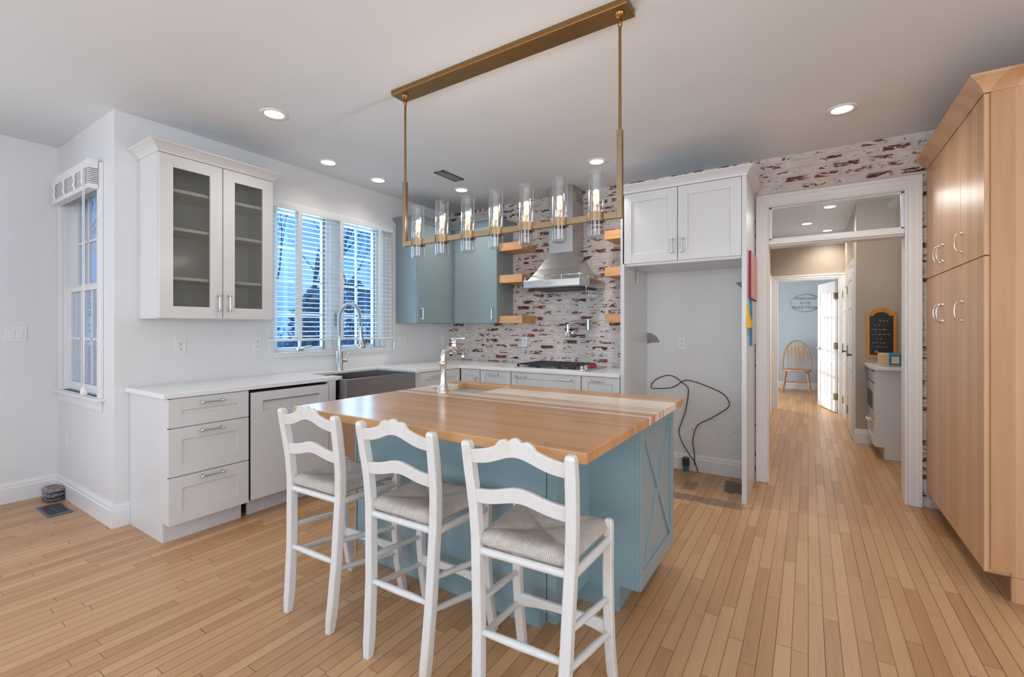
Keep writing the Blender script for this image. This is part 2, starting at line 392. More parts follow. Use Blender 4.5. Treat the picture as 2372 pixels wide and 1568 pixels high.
#==BODY==
# ================================================================ SETTING
struct('floor', MB().box(-5.3, 4, -3.8, 11.7, -.1, 0), MFLOOR)
struct('ceiling', MB().box(-5.3, 4, -3.8, 11.7, 2.743, 2.86), MCEIL)
def wall(name, mat, axis, p0, p1, a0, a1, holes=(), z1=2.743):
    """slab between p0..p1 across axis, a0..a1 along, with rectangular holes (a0,a1,z0,z1) sorted along"""
    m = MB(); put = (lambda a, b, z0, zz: m.box(p0, p1, a, b, z0, zz)) if axis == 'x' else (lambda a, b, z0, zz: m.box(a, b, p0, p1, z0, zz))
    c = a0
    for h0, h1, z0, zt in holes:
        put(c, h0, 0, z1)
        if z0 > 0: put(h0, h1, 0, z0)
        if zt < z1: put(h0, h1, zt, z1)
        c = h1
    put(c, a1, 0, z1); return struct(name, m, mat)
wall('wall_window', MW, 'x', -3.98, -3.82, 1.109, 4.45, [(2.17, 3.40, 1.10, 2.36)])
wall('wall_brick', MBRICK, 'y', 4.45, 4.60, -3.98, 3.4, [(-.30, .622, 0, 2.35)])
wall('wall_nook', MW, 'y', 1.109, 1.25, -5.18, -3.98, [(-4.90, -4.08, .83, 2.36)])
wall('wall_left', MW, 'x', -5.18, -5.03, -3.6, 1.109, [(-2.5, -.7, .75, 2.25)])
wall('wall_rear', MW, 'y', -3.65, -3.5, -5.18, 3.4, [(-3.1, -.1, 0, 2.5)])
wall('wall_right', MW, 'x', 3.4, 3.55, -3.6, 4.6, [(-1.9, .7, .6, 2.3)])
wall('wall_hall_left', MTAN, 'x', -.62, -.50, 4.60, 8.5)
wall('wall_hall_far', MTAN, 'y', 8.5, 8.6, -1.8, 2.3, [(-.425, .40, 0, 2.066)])
wall('wall_hall_right', MTAN, 'x', .46, .56, 6.62, 8.5)
wall('wall_hall_back', MTAN, 'y', 6.52, 6.62, .46, 1.3)
wall('wall_hall_side', MTAN, 'x', 1.18, 1.3, 4.6, 6.52)
wall('wall_beach_far', MROOM, 'y', 11.5, 11.6, -1.8, 2.3)
wall('wall_beach_left', MROOM, 'x', -1.8, -1.68, 8.6, 11.5, [(9.1, 10.1, .45, 2.1)])
wall('wall_beach_right', MROOM, 'x', 2.2, 2.3, 8.6, 11.5)
struct('wall_recess', MB().box(-1.313, -.415, 4.438, 4.45, 0, 1.84), paint('recess_paint', (.74, .73, .715), .45))

def baseboard(name, axis, plane, sgn, a0, a1, h=.15, parent=None):
    prof = [(0, 0), (.018, 0), (.018, h*.72), (.013, h*.78), (.013, h*.86), (.006, h), (0, h)]
    m = MB(); poly = [(plane+sgn*d, z) for d, z in prof]
    if axis == 'x':  # board on a plane of constant x, running along y
        m.loft([[(p, a, z) for p, z in poly] for a in (a0, a1)])
    else: m.loft([[(a, p, z) for p, z in poly] for a in (a0, a1)])
    return struct(name, m, MTRIM, parent)
baseboard('baseboard_nook', 'y', 1.109, -1, -5.012, -3.82)
baseboard('baseboard_left', 'x', -5.03, 1, -3.5, 1.109)
baseboard('baseboard_corner', 'x', -3.82, 1, 1.091, 1.189)
baseboard('baseboard_recess', 'y', 4.438, -1, -1.313, -.415, .15)
baseboard('baseboard_hall', 'y', 6.52, -1, .445, 1.18, .16)
baseboard('baseboard_beach', 'y', 11.5, -1, -1.68, 2.2, .15)
# torn paper and scuffs on the recess wall, one flat patch each
def patch(parent, pts, name='torn_patch', mat=None):
    m = MB(); m.prism(pts, 'y', 4.4365, 4.438); return m.build(name, mat or MGREY, parent)
wr = bpy.data.objects['wall_recess']
patch(wr, [(-1.31, 1.262), (-1.27, 1.258), (-1.22, 1.228), (-1.185, 1.172), (-1.26, 1.166), (-1.31, 1.155)])
patch(wr, [(-.535, 1.703), (-.47, 1.715), (-.418, 1.73), (-.418, 1.64), (-.48, 1.648)])
for i in range(16):
    x, z = random.uniform(-1.28, -.45), random.uniform(.12, .95); w, h = random.uniform(.003, .014), random.uniform(.004, .016)
    patch(wr, [(x, z), (x+w, z+h*.2), (x+w*1.2, z+h), (x+w*.2, z+h*.8)], 'scuff')

# ---- doorway casing with transom
def casing(name, axis, plane, sgn, a0, a1, z1, w, parent=None, z0=0, mat=MTRIM, bottom=False):
    """moulded door or window casing around a0..a1, top z1, on a plane; sgn is the side it stands out to"""
    m = MB()
    prof = [(0, .010), (.12, .017), (.18, .013), (.30, .013), (.36, .019), (.70, .019), (.76, .025), (1, .025)]
    pts = [(t*w, d) for t, d in prof]
    ins = [(a0, z0), (a0, z1), (a1, z1), (a1, z0)]; nrm = [(-1, 0), (-1, 1), (1, 1), (1, 0)]
    if bottom: nrm[0] = (-1, -1); nrm[3] = (1, -1)
    def P(a, z, d): return (plane+sgn*d, a, z) if axis == 'x' else (a, plane+sgn*d, z)
    rings = []
    for (a, z), (na, nz_) in zip(ins, nrm):
        r = [P(a+na*t, z+nz_*t, d) for t, d in pts]+[P(a+na*w, z+nz_*w, 0), P(a, z, 0)]; rings.append(r)
    if bottom: rings.append(rings[0]); m.loft(rings, cap=False)
    else: m.loft(rings)
    return struct(name, m, mat, parent)
t1 = sroot('trim_1', (.16, 4.45, 0))
casing('door_casing', 'y', 4.45, -1, -.28, .604, 2.335, .095, t1)
m = MB(); m.box(-.30, -.28, 4.45, 4.60, 0, 2.35); m.box(.604, .622, 4.45, 4.60, 0, 2.35); m.box(-.28, .604, 4.45, 4.60, 2.33, 2.35)
m.build('door_jamb', MTRIM, t1, .002)
m = MB(); m.box(-.28, .604, 4.46, 4.59, 1.995, 2.055); m.box(-.28, .604, 4.44, 4.46, 2.01, 2.045)
m.build('transom_bar', MTRIM, t1, .006)
m = MB()
for a, b, c, d in ((-.28, -.258, 2.055, 2.33), (.585, .604, 2.055, 2.33), (-.28, .604, 2.055, 2.067), (-.28, .604, 2.318, 2.33)): m.box(a, b, 4.478, 4.505, c, d)
m.build('transom_frame', MTRIM, t1, .002)
m = MB(); m.box(-.258, .585, 4.489, 4.493, 2.067, 2.318); m.build('transom_pane', MGLASS, t1)

# ---- window_1: double casement over the sink
w1 = sroot('window_1', (-3.82, 2.78, 1.1))
m = MB()
for b in ((3.40, 3.49, 1.055, 2.41), (2.125, 2.17, 1.055, 2.41), (2.17, 3.40, 2.36, 2.41), (2.17, 3.40, 1.055, 1.10)): m.box(-3.82, -3.803, *b)
m.build('window_casing', MTRIM, w1, .003)
m = MB(); m.box(-3.825, -3.79, 2.11, 3.50, 1.085, 1.10); m.build('window_sill', MTRIM, w1, .004)
m = MB(); m.box(-3.97, -3.82, 2.17, 2.18, 1.1, 2.36); m.box(-3.97, -3.82, 3.37, 3.40, 1.1, 2.36); m.box(-3.97, -3.82, 2.17, 3.40, 2.345, 2.36); m.box(-3.97, -3.82, 2.17, 3.4, 1.1, 1.108)
m.box(-3.94, -3.83, 2.735, 2.845, 1.1, 2.36); m.build('window_frame', MTRIM, w1, .003)
for y0, y1, g0, g1 in ((2.182, 2.733, 2.235, 2.672), (2.847, 3.365, 2.868, 3.275)):
    m = MB(); m.box(-3.905, -3.865, y0, g0, 1.108, 2.345); m.box(-3.905, -3.865, g1, y1, 1.108, 2.345); m.box(-3.905, -3.865, g0, g1, 1.108, 1.135); m.box(-3.905, -3.865, g0, g1, 2.315, 2.345)
    sa = m.build('sash', MTRIM, w1, .003)
    m = MB(); yc = (g0+g1)/2; m.box(-3.895, -3.872, yc-.009, yc+.009, 1.135, 2.315)
    for z in (1.43, 1.725, 2.02): m.box(-3.895, -3.872, g0, g1, z-.009, z+.009)
    m.build('muntin', MTRIM, sa, .002)
    m = MB(); m.box(-3.886, -3.882, g0, g1, 1.135, 2.315); m.build('pane', MGLASS, sa)
    m = MB(); m.box(-3.866, -3.862, g0-.035, g0-.004, 1.108, 2.345) if False else m.box(-3.8645, -3.861, g1+.006, g1+.022, 1.11, 2.34); m.build('weather_strip', MGREY, sa)
for y in (2.42, 3.10):
    m = MB(); m.loft([[(-3.86, y-.03, 1.108), (-3.81, y-.03, 1.108), (-3.81, y+.03, 1.108), (-3.86, y+.03, 1.108)], [(-3.85, y-.02, 1.125), (-3.815, y-.02, 1.125), (-3.815, y+.02, 1.125), (-3.85, y+.02, 1.125)]])
    m.tube([(-3.82, y, 1.12), (-3.80, y+.03, 1.135), (-3.79, y+.09, 1.14)], [.008, .007, .009], 8); m.build('crank_handle', MNICK, w1)
m = MB(); m.box(-3.83, -3.815, 2.785, 2.797, 1.33, 1.46); m.build('sash_lock', MGREY, w1, .002)

# ---- window_2: double hung sash in the nook
w2 = sroot('window_2', (-4.49, 1.109, .83))
m = MB()
for b in ((-4.965, -4.90, .83, 2.43), (-4.08, -4.015, .83, 2.43), (-4.90, -4.08, 2.36, 2.43)): m.box(b[0], b[1], 1.09, 1.109, b[2], b[3])
m.box(-4.95, -4.03, 1.093, 1.109, .74, .81); m.build('window_casing', MTRIM, w2, .003)
m = MB(); m.box(-5.0, -3.985, 1.065, 1.13, .81, .83); m.build('window_sill', MTRIM, w2, .004)
m = MB(); m.box(-4.90, -4.885, 1.109, 1.25, .83, 2.36); m.box(-4.095, -4.08, 1.109, 1.25, .83, 2.36); m.box(-4.9, -4.08, 1.109, 1.25, 2.345, 2.36); m.build('window_frame', MTRIM, w2, .002)
for z0, z1, yy in ((.835, 1.62, 1.135), (1.585, 2.345, 1.175)):
    m = MB()
    for b in ((-4.885, -4.835, z0, z1), (-4.145, -4.095, z0, z1), (-4.835, -4.145, z0, z0+.06), (-4.835, -4.145, z1-.035, z1)): m.box(b[0], b[1], yy, yy+.035, b[2], b[3])
    sa = m.build('sash', MTRIM, w2, .003); m = MB()
    for x in (-4.605, -4.375): m.box(x-.009, x+.009, yy+.006, yy+.028, z0+.06, z1-.035)
    zc = (z0+z1)/2; m.box(-4.835, -4.145, yy+.006, yy+.028, zc-.009, zc+.009); m.build('muntin', MTRIM, sa, .002)
    m = MB(); m.box(-4.835, -4.145, yy+.015, yy+.019, z0+.06, z1-.035); m.build('pane', MGLASS, sa)
# window_3: beach room window beyond the hall
w3 = sroot('window_3', (-1.68, 9.6, .45)); casing('window_casing', 'x', -1.68, 1, 9.1, 10.1, 2.1, .08, w3, .45)
m = MB(); 
for z in (.45, 1.0, 1.28, 1.68, 2.07): m.box(-1.75, -1.71, 9.1, 10.1, z, z+.03)
for y in (9.1, 9.42, 9.74, 10.07): m.box(-1.75, -1.71, y, y+.03, .45, 2.1)
m.build('sash', MTRIM, w3)

# ---- blinds
def slats(m, x0, x1, y0, y1, zs, axis='x', tilt=.0):
    for z in zs:
        if axis == 'x':
            m.loft([[(x0, y, z-tilt), (x0, y, z+.0022-tilt), ((x0+x1)/2, y, z+.006), (x1, y, z+.0022+tilt), (x1, y, z+tilt), ((x0+x1)/2, y, z+.0035)] for y in (y0, y1)])
        else: m.box(x0, x1, y0, y1, z, z+.0062)
b1 = thing('window_blind', 'wide white slatted blind lowered over the sink window', 'blind', (-3.78, 2.78, 1.19))
m = MB(); slats(m, -3.795, -3.747, 2.118, 3.445, [1.232+.0425*i for i in range(26)], 'x', -.002); m.build('slats', MBLIND, b1)
m = MB(); m.box(-3.800, -3.745, 2.115, 3.448, 2.325, 2.375); m.build('headrail', MBLIND, b1, .003)
m = MB(); m.box(-3.795, -3.747, 2.113, 3.448, 1.193, 1.212); m.build('bottom_rail', MBLIND, b1, .003)
for y in (2.372, 2.80, 3.262):
    m = MB(); m.box(-3.7455, -3.7435, y-.018, y+.018, 1.19, 2.34); m.box(-3.798, -3.796, y-.018, y+.018, 1.2, 2.34); m.build('ladder_tape', MBLIND, b1)
m = MB(); m.tube([(-3.735, 3.44, 2.33), (-3.733, 3.445, 1.5), (-3.733, 3.447, 1.14)], .0025, 6); m.tube([(-3.733, 3.447, 1.16), (-3.733, 3.447, 1.145), (-3.733, 3.447, 1.08)], [.003, .008, .009], 8); m.build('lift_cord', MBLIND, b1)
b2 = thing('window_blind', 'white slatted blind gathered up at the top of the narrow nook window', 'blind', (-4.45, 1.09, 2.25))
m = MB(); m.box(-4.87, -4.04, 1.034, 1.088, 2.385, 2.446); m.build('headrail', MBLIND, b2, .004)
m = MB(); slats(m, -4.865, -4.045, 1.038, 1.088, [2.287+.0122*i for i in range(8)], 'y'); m.build('slats', MBLIND, b2)
m = MB(); m.box(-4.867, -4.043, 1.037, 1.089, 2.25, 2.283); m.build('bottom_rail', MBLIND, b2, .003)
for x in (-4.76, -4.53, -4.30, -4.13):
    m = MB(); m.tube([(x, 1.032, 2.39), (x+.004, 1.024, 2.36), (x-.003, 1.030, 2.33), (x+.003, 1.024, 2.30), (x, 1.034, 2.27)], .007, 6); m.build('ladder_tape', MBLIND, b2)
m = MB()
for dx in (0, .03): m.tube([(-4.12+dx, 1.028, 2.40), (-4.118+dx*.9, 1.03, 1.6), (-4.108, 1.032, .9)], .0028, 6)
m.lathe((-4.108, 1.032, .845), [(0, 0), (.016, .006), (.021, .03), (.016, .055), (.004, .07)], 'z', 12); m.build('lift_cord', MBLIND, b2)

# ---- recessed lights
def downlight(x, y, label, group, power=22, col=(1, .97, .92)):
    t = thing('recessed_light', label, 'ceiling light', (x, y, 2.743), group)
    m = MB(); m.lathe((x, y, 2.743), [(.058, .0), (.060, -.004), (.082, -.007), (.086, -.002), (.086, .0), (.058, .0)], 'z', 32); m.build('trim_ring', MTRIM, t)
    m = MB(); m.lathe((x, y, 2.7385), [(0, 0), (.058, 0), (.058, .003), (0, .003)], 'z', 32); m.build('lens', MLED, t)
    l = bpy.data.lights.new('downlight', 'SPOT'); l.energy = power; l.color = col; l.spot_size = 2.5; l.spot_blend = 1.0; l.shadow_soft_size = .07
    o = bpy.data.objects.new('downlight', l); COL.objects.link(o); o.parent = t; o.location = (0, 0, -.03)
GR = 'recessed lights in the kitchen ceiling'
for x, y, s in ((-3.008, 1.717, 'round recessed light nearest the glass fronted cabinet'), (-3.495, 2.473, 'round recessed light above the left half of the sink window'), (-3.506, 3.033, 'round recessed light above the right half of the sink window'), (-3.03, 3.722, 'round recessed light close to the ceiling vent, in front of the blue cabinet'), (-1.532, 3.716, 'round recessed light in front of the range hood and fridge cabinet'), (.186, 3.70, 'round recessed light in front of the doorway with transom')):
    downlight(x, y, s, GR, 9 if -3.6 < x < -3.4 else 46 if y > 3.6 else 24)
for x, y, s in ((-.015, 7.508, 'recessed hall light seen through the transom, lower left one'), (.216, 6.60, 'recessed hall light seen through the transom, uppermost of the three'), (.239, 8.2, 'recessed hall light seen through the transom, lowest, at the bar')):
    downlight(x, y, s, 'recessed lights in the hall ceiling', 48, (1, .93, .84))
pl = bpy.data.lights.new('alcove_fill', 'POINT'); pl.energy = 20; pl.color = (1, .93, .84); pl.shadow_soft_size = .15
po = bpy.data.objects.new('alcove_fill', pl); COL.objects.link(po); po.location = (.2, 5.3, 2.5)      # added lamp without a fixture, brightens the tan alcove wall
vt = thing('ceiling_vent', 'grey rectangular air vent set in the white ceiling', 'vent', (-2.84, 3.31, 2.743))
m = MB(); 
for b in ((-2.90, -2.785, 3.16, 3.175), (-2.90, -2.785, 3.445, 3.46), (-2.90, -2.885, 3.16, 3.46), (-2.80, -2.785, 3.16, 3.46)): m.box(*b, 2.735, 2.743)
m.build('frame', MGREYV, vt)
m = MB(); m.box(-2.885, -2.80, 3.175, 3.445, 2.7415, 2.743); m.build('backing', MVDARK, vt)
m = MB()
for k in range(6): m.box(-2.882+.014*k, -2.875+.014*k, 3.175, 3.445, 2.735, 2.742)
m.build('louvre', paint('vent_louvre', (.35, .35, .35), .4, 0), vt)

# ---- doors beyond the doorway
def six_panel(name, hinge, ang, w, h, parent=None, handle=True, panels=True):
    """door leaf with its hinge edge at the origin, leaf along +x of a local frame rotated by ang"""
    o = sroot(name, hinge); o.rotation_euler[2] = ang
    def loc(mb, nm, mat, bv=.002):
        bmesh.ops.recalc_face_normals(mb.bm, faces=mb.bm.faces[:])
        me = bpy.data.meshes.new(nm); mb.bm.to_mesh(me); mb.bm.free(); me.materials.append(mat)
        c = bpy.data.objects.new(nm, me); COL.objects.link(c); c.parent = o
        if bv: b = c.modifiers.new('b', 'BEVEL'); b.width = bv; b.segments = 2; b.limit_method = 'ANGLE'
        return c
    m = MB(); st = .11; mid = .10; cw = (w-2*st-mid)/2; zs = ((.22, .80), (.92, 1.55), (1.66, h-.13))
    m.box(0, w, -.012, .012, .01, h)
    for s in (-1, 1):
        y0, y1 = (.012, .018) if s > 0 else (-.018, -.012)
        m.box(0, st, y0, y1, .01, h); m.box(w-st, w, y0, y1, .01, h); m.box(st+cw, st+cw+mid, y0, y1, .01, h)
        z = .01
        for a, b in zs+((h, h),):
            m.box(st, st+cw, y0, y1, z, a); m.box(st+cw+mid, w-st, y0, y1, z, a); z = b
        for a, b in zs:
            for x0 in (st, st+cw+mid): m.box(x0+.03, x0+cw-.03, min(y0, y1), max(y0, y1)-.001, a+.03, b-.03)
    loc(m, 'door_leaf', MTRIM)
    if handle:
        m = MB()
        for s in (-1, 1):
            m.tube([(w-.06, s*.018, .97), (w-.06, s*.024, .97), (w-.06, s*.03, .97)], [.03, .03, .012], 14)
            m.tube([(w-.06, s*.03, .97), (w-.06, s*.06, .97)], .011, 10); m.tube([(w-.06, s*.06, .97), (w-.10, s*.062, .975), (w-.165, s*.058, .965)], [.011, .010, .008], 10)
        loc(m, 'door_handle', MNICK, 0)
    for z in (.25, 1.03, 1.80):
        m = MB(); m.box(-.012, .022, -.03, .03, z-.05, z+.05); m.tube([(-.012, -.022, z-.052), (-.012, -.022, z+.052)], .008, 8); loc(m, 'hinge', MHINGE, 0)
    return o
six_panel('door_1', (.36, 8.63, 0), math.atan2(.67, -.2), .72, 2.03)
t2 = sroot('trim_2', (0, 8.5, 0)); casing('door_casing', 'y', 8.5, -1, -.408, .384, 2.05, .085, t2)
m = MB(); m.box(-.425, -.408, 8.5, 8.6, 0, 2.066); m.box(.384, .40, 8.5, 8.6, 0, 2.066); m.box(-.408, .384, 8.5, 8.6, 2.05, 2.066); m.build('door_jamb', MTRIM, t2)
for i, (y0, y1) in enumerate(((6.66, 7.38), (7.58, 8.28))):
    t = sroot('trim_%d' % (i+3), (.46, y0, 0)); casing('door_casing', 'x', .46, -1, y0, y1, 2.03, .075, t)
    d = six_panel('door_%d' % (i+2), (.45, y1, 0), -PI/2, y1-y0, 2.02, None, False)
    m = MB(); m.tube([(.44, y0+.07, .99), (.40, y0+.07, .99), (.385, y0+.07, .99)], [.012, .012, .028], 12); k = m.build('door_handle', MHINGE); k.parent = d; k.matrix_parent_inverse = (Matrix.Translation(d.location) @ Matrix.Rotation(-PI/2, 4, 'Z')).inverted()
t5 = sroot('trim_5', (-.5, 7.3, 0)); casing('door_casing', 'x', -.5, 1, 7.3, 8.1, 2.03, .08, t5); m = MB(); m.box(-.5, -.49, 7.3, 8.1, 0, 2.03); m.build('door_leaf', MTRIM, t5)
# ================================================================ LEFT RUN
# drawer cabinet
XF = -3.21
c = thing('drawer_cabinet', 'white three drawer base cabinet at the open end of the left counter', 'cabinet', (-3.5, 1.43, 0))
m = MB(); m.box(-3.82, -3.23, 1.189, 1.662, .12, .884); m.prism([(-3.82, 0), (-3.29, 0), (-3.29, .12), (-3.23, .12), (-3.23, .884), (-3.82, .884)], 'y', 1.185, 1.205); m.build('body', MCAB, c, .0015)
m = MB(); m.box(-3.31, -3.292, 1.205, 1.645, 0, .12); m.build('toe_kick', MCAB, c)
fm = FM('+x', -3.23)
for z0, z1, hz in ((.705, .878, .842), (.409, .698, .667), (.118, .402, .379)):
    door('drawer', fm, 1.187, 1.655, z0, z1, c, MCAB, [(1.42, hz, False)], .072, False, .14)
# dishwasher
c = thing('dishwasher', 'white panelled dishwasher between the drawers and the steel sink', 'dishwasher', (-3.5, 1.97, 0))
m = MB(); m.box(-3.81, -3.235, 1.675, 2.27, .12, .87); m.build('body', MBLK, c)
m = MB(); mbox(m, fm, 1.673, 2.273, .125, .72, 0, .025); mbox(m, fm, 1.673, 1.75, .72, .862, 0, .025); mbox(m, fm, 2.19, 2.273, .72, .862, 0, .025); mbox(m, fm, 1.75, 2.19, .80, .862, 0, .025); mbox(m, fm, 1.75, 2.19, .72, .80, 0, .012)
m.build('door', MCAB, c, .002)
m = MB(); mbox(m, fm, 1.752, 2.188, .793, .80, .012, .024); m.build('handle_recess', paint('recess_grey', (.25, .25, .25), .4, 0), c)
m = MB(); m.box(-3.32, -3.30, 1.69, 2.27, .0, .115); m.build('toe_panel', MCAB, c)
struct('trim_6', MB().box(-3.6, -3.205, 2.278, 2.338, .0, .884), MCAB)
# sink base
c = thing('sink_cabinet', 'unpainted wood cabinet base under the steel apron sink', 'cabinet', (-3.45, 2.75, 0))
m = MB(); m.box(-3.80, -3.13, 2.345, 3.135, .0, .635); m.build('body', MRAW, c, .001)
# apron sink
c = thing('apron_sink', 'brushed steel farmhouse sink with a deep plain apron under the window', 'sink', (-3.4, 2.75, .65))
m = MB(); X0, X1, Y0, Y1 = -3.60, -3.10, 2.36, 3.13; zt = .894
m.box(-3.118, X1, Y0, Y1, .64, zt); m.box(X0-.015, X0, Y0, Y1, .66, zt); m.box(X0, -3.118, Y0, Y0+.018, .66, zt); m.box(X0, -3.118, Y1-.018, Y1, .66, zt)
m.build('apron', MSTEEL2, c, .004)
m = MB(); m.box(X0, -3.118, Y0+.018, Y1-.018, .66, .672); m.build('basin', MSTEEL, c)
m = MB(); m.lathe((-3.40, 2.75, .672), [(0, .0), (.045, .0), (.045, .003), (.03, .004), (0, .002)], 'z', 20); m.build('drain', MCHROME, c)
# corner cabinet to the right of the sink
fr = FM('+x', -3.12)
c = thing('corner_cabinet', 'white base cabinet with drawer between the steel sink and the corner', 'cabinet', (-3.4, 3.45, 0))
m = MB(); m.box(-3.80, -3.12, 3.14, 3.79, .12, .884); m.box(-3.8, -3.19, 3.14, 3.79, 0, .12); m.build('body', MCAB, c, .001)
door('drawer', fr, 3.20, 3.785, .70, .878, c, MCAB, [(3.40, .84, False)], .07, False, .13)
door('door', fr, 3.20, 3.785, .12, .693, c, MCAB, None, .07)
# base cabinets on the brick wall
fb = FM('-y', 3.81)
def base(name, label, x0, x1, fronts):
    c = thing(name, label, 'cabinet', ((x0+x1)/2, 4.1, 0), 'white base cabinets on the brick wall')
    m = MB(); m.box(x0, x1, 3.81, 4.44, .12, .884); m.box(x0, x1, 3.88, 4.44, 0, .12); m.build('body', MCAB, c, .001)
    for nm, z0, z1, hs in fronts: door(nm, fb, x0+.004, x1-.004, z0, z1, c, MCAB, hs, .06, False, .13)
base('base_cabinet', 'narrow white corner door cabinet with one upright pull behind the island tap', -3.095, -2.842, [('door', .125, .878, [(-2.885, .74, True)])])
base('base_cabinet', 'white drawer cabinet left of the cooktop with a single pull', -2.838, -2.462, [('drawer', .70, .878, [(-2.67, .84, False)]), ('door', .125, .693, None)])
base('base_cabinet', 'wide white drawer cabinet under the cooktop with two pulls', -2.458, -1.712, [('drawer', .66, .878, [(-2.345, .835, False), (-1.86, .835, False)]), ('drawer', .125, .653, None)])
base('base_cabinet', 'white drawer cabinet beside the fridge recess with a single pull', -1.708, -1.35, [('drawer', .70, .878, [(-1.555, .84, False)]), ('door', .125, .693, None)])
# worktops
o = MB().prism([(-3.818, 1.161), (-3.205, 1.161), (-3.205, 2.40), (-3.34, 2.40), (-3.34, 2.355), (-3.818, 2.355)], 'z', .884, .914).build('worktop', MCTOP, None, .003); tag(o, 'white quartz worktop over the drawers and dishwasher', 'worktop')
o = MB().prism([(-3.818, 2.357), (-3.605, 2.357), (-3.605, 3.125), (-3.09, 3.125), (-3.09, 3.755), (-1.348, 3.755), (-1.348, 4.448), (-3.818, 4.448)], 'z', .884, .914).build('worktop', MCTOP, None, .003); tag(o, 'white quartz corner worktop running from behind the sink to the fridge recess', 'worktop')

# glass-front upper cabinet
c = thing('glass_cabinet', 'white wall cabinet with two smoked glass doors beside the window', 'cabinet', (-3.65, 1.6, 1.37))
x0, x1, y0, y1, z0, z1 = -3.82, -3.50, 1.232, 1.98, 1.37, 2.44; m = MB()
m.box(x0, x1, y0, y0+.018, z0, z1); m.box(x0, x1, y1-.018, y1, z0, z1); m.box(x0, x1, y0+.018, y1-.018, z0, z0+.018); m.box(x0, x1, y0+.018, y1-.018, z1-.018, z1); m.box(x0, x0+.01, y0+.018, y1-.018, z0+.018, z1-.018)
m.build('body', MCAB, c, .001)
for z in (1.638, 1.966, 2.22): m = MB(); m.box(x0+.01, x1-.015, y0+.018, y1-.018, z-.01, z+.01); m.build('shelf', MCAB, c)
fu = FM('+x', -3.50)
for a0, a1, hy in ((1.236, 1.613, 1.583), (1.619, 1.978, 1.652)):
    m = MB(); shaker(m, fu, a0, a1, 1.373, 2.437, .02, .078, .009, True); d = m.build('door', MCAB, c, .0015)
    m = MB(); mbox(m, fu, a0+.076, a1-.076, 1.449, 2.361, .004, .009); m.build('glass_panel', MFROST, d)
    pull(fu, hy, 1.485, .12, True, d)
crown([(-3.82, 1.232), (-3.48, 1.232), (-3.48, 1.98), (-3.82, 1.98)], CP(2.44, 2.50, .06), {0, 1, 2}).build('crown', MCAB, c)

# blue corner wall cabinet
c = thing('blue_wall_cabinet', 'grey blue L shaped corner wall cabinet with slab doors', 'cabinet', (-3.5, 4.0, 1.36))
LP = [(-3.818, 3.553), (-3.51, 3.553), (-3.51, 4.14), (-2.858, 4.14), (-2.858, 4.448), (-3.818, 4.448)]
m = MB(); m.prism(LP, 'z', 1.36, 2.44); m.build('body', MBLUE, c, .0015)
door('door', FM('+x', -3.51), 3.556, 4.112, 1.363, 2.437, c, MBLUE, [(3.605, 1.46, True)], slab=True, L=.13)
door('door', FM('-y', 4.14), -3.455, -2.861, 1.363, 2.437, c, MBLUE, [(-2.91, 1.46, True)], slab=True, L=.13)
crown([(-3.818, 3.553), (-3.49, 3.553), (-3.49, 4.12), (-2.858, 4.12), (-2.858, 4.448), (-3.818, 4.448)], CP(2.44, 2.507, .06), {0, 1, 2, 3}).build('crown', MBLUE, c)

# fridge surround
c = thing('fridge_cabinet', 'tall white cabinet surround over the empty fridge recess', 'cabinet', (-.87, 4.1, 0))
m = MB(); m.box(-1.346, -1.313, 3.79, 4.437, 0, 2.44); m.build('side_panel', MCAB, c, .0015)
m = MB(); m.box(-.415, -.383, 3.79, 4.437, 0, 2.44); m.build('side_panel', MCAB, c, .0015)
m = MB(); m.box(-1.313, -.415, 3.812, 4.437, 1.83, 2.44); m.build('body', MCAB, c, .001)
ff = FM('-y', 3.81)
door('door', ff, -1.326, -.879, 1.85, 2.437, c, MCAB, [(-.915, 1.967, True)], .075)
door('door', ff, -.873, -.418, 1.85, 2.437, c, MCAB, [(-.838, 1.967, True)], .075)
crown([(-1.346, 3.785), (-.383, 3.785), (-.383, 4.437), (-1.346, 4.437)], CP(2.44, 2.505, .05), {0, 1}).build('crown', MCAB, c)
m = MB(); m.box(-1.30, -1.294, 4.09, 4.115, 1.72, 1.828); m.tube([(-1.312, 4.10, 1.80), (-1.29, 4.10, 1.80)], .004, 8); m.build('bracket', MNICK, c)

# pantry
c = thing('pantry_cabinet', 'tall maple pantry cabinet to the right of the doorway', 'cabinet', (1.0, 3.78, 0))
m = MB(); m.box(.742, 1.5, 3.137, 4.44, .12, 2.46); m.build('body', MAPLE, c, .001)
m = MB(); m.prism([(.745, .135), (.815, .135), (.815, 0), (1.5, 0), (1.5, 2.46), (.745, 2.46)], 'y', 3.131, 3.150); m.build('side_panel', MAPLE, c, .001)
m = MB(); m.box(.822, .84, 3.152, 4.44, 0, .12); m.build('toe_kick', MTOE, c)
m = MB(); m.box(.722, 1.5, 3.128, 4.44, .12, .121); m.build('underside', MTOE, c)
fp = FM('-x', .742)
for y0, y1, hy in ((3.974, 4.43, 4.02), (3.552, 3.97, 3.935), (3.134, 3.548, 3.505)):
    for z0, z1, hz in ((.122, 1.660, 1.404), (1.665, 2.452, 1.785)):
        m = MB(); mbox(m, fp, y0, y1, z0, z1, 0, .02); d = m.build('door', MAPLE, c, .0012); m = MB()
        for s in (-1, 1): m.tube([fp(hy, hz+s*.052, .02), fp(hy, hz+s*.052, .024), fp(hy, hz+s*.052, .03)], [.011, .011, .006], 10)
        m.tube([fp(hy, hz+.052*math.cos(t), .028+.026*math.sin(t)**.6 if 0 < t < PI else .024) for t in [PI*i/12 for i in range(13)]], .0038, 8); m.build('handle', MNICK, d)
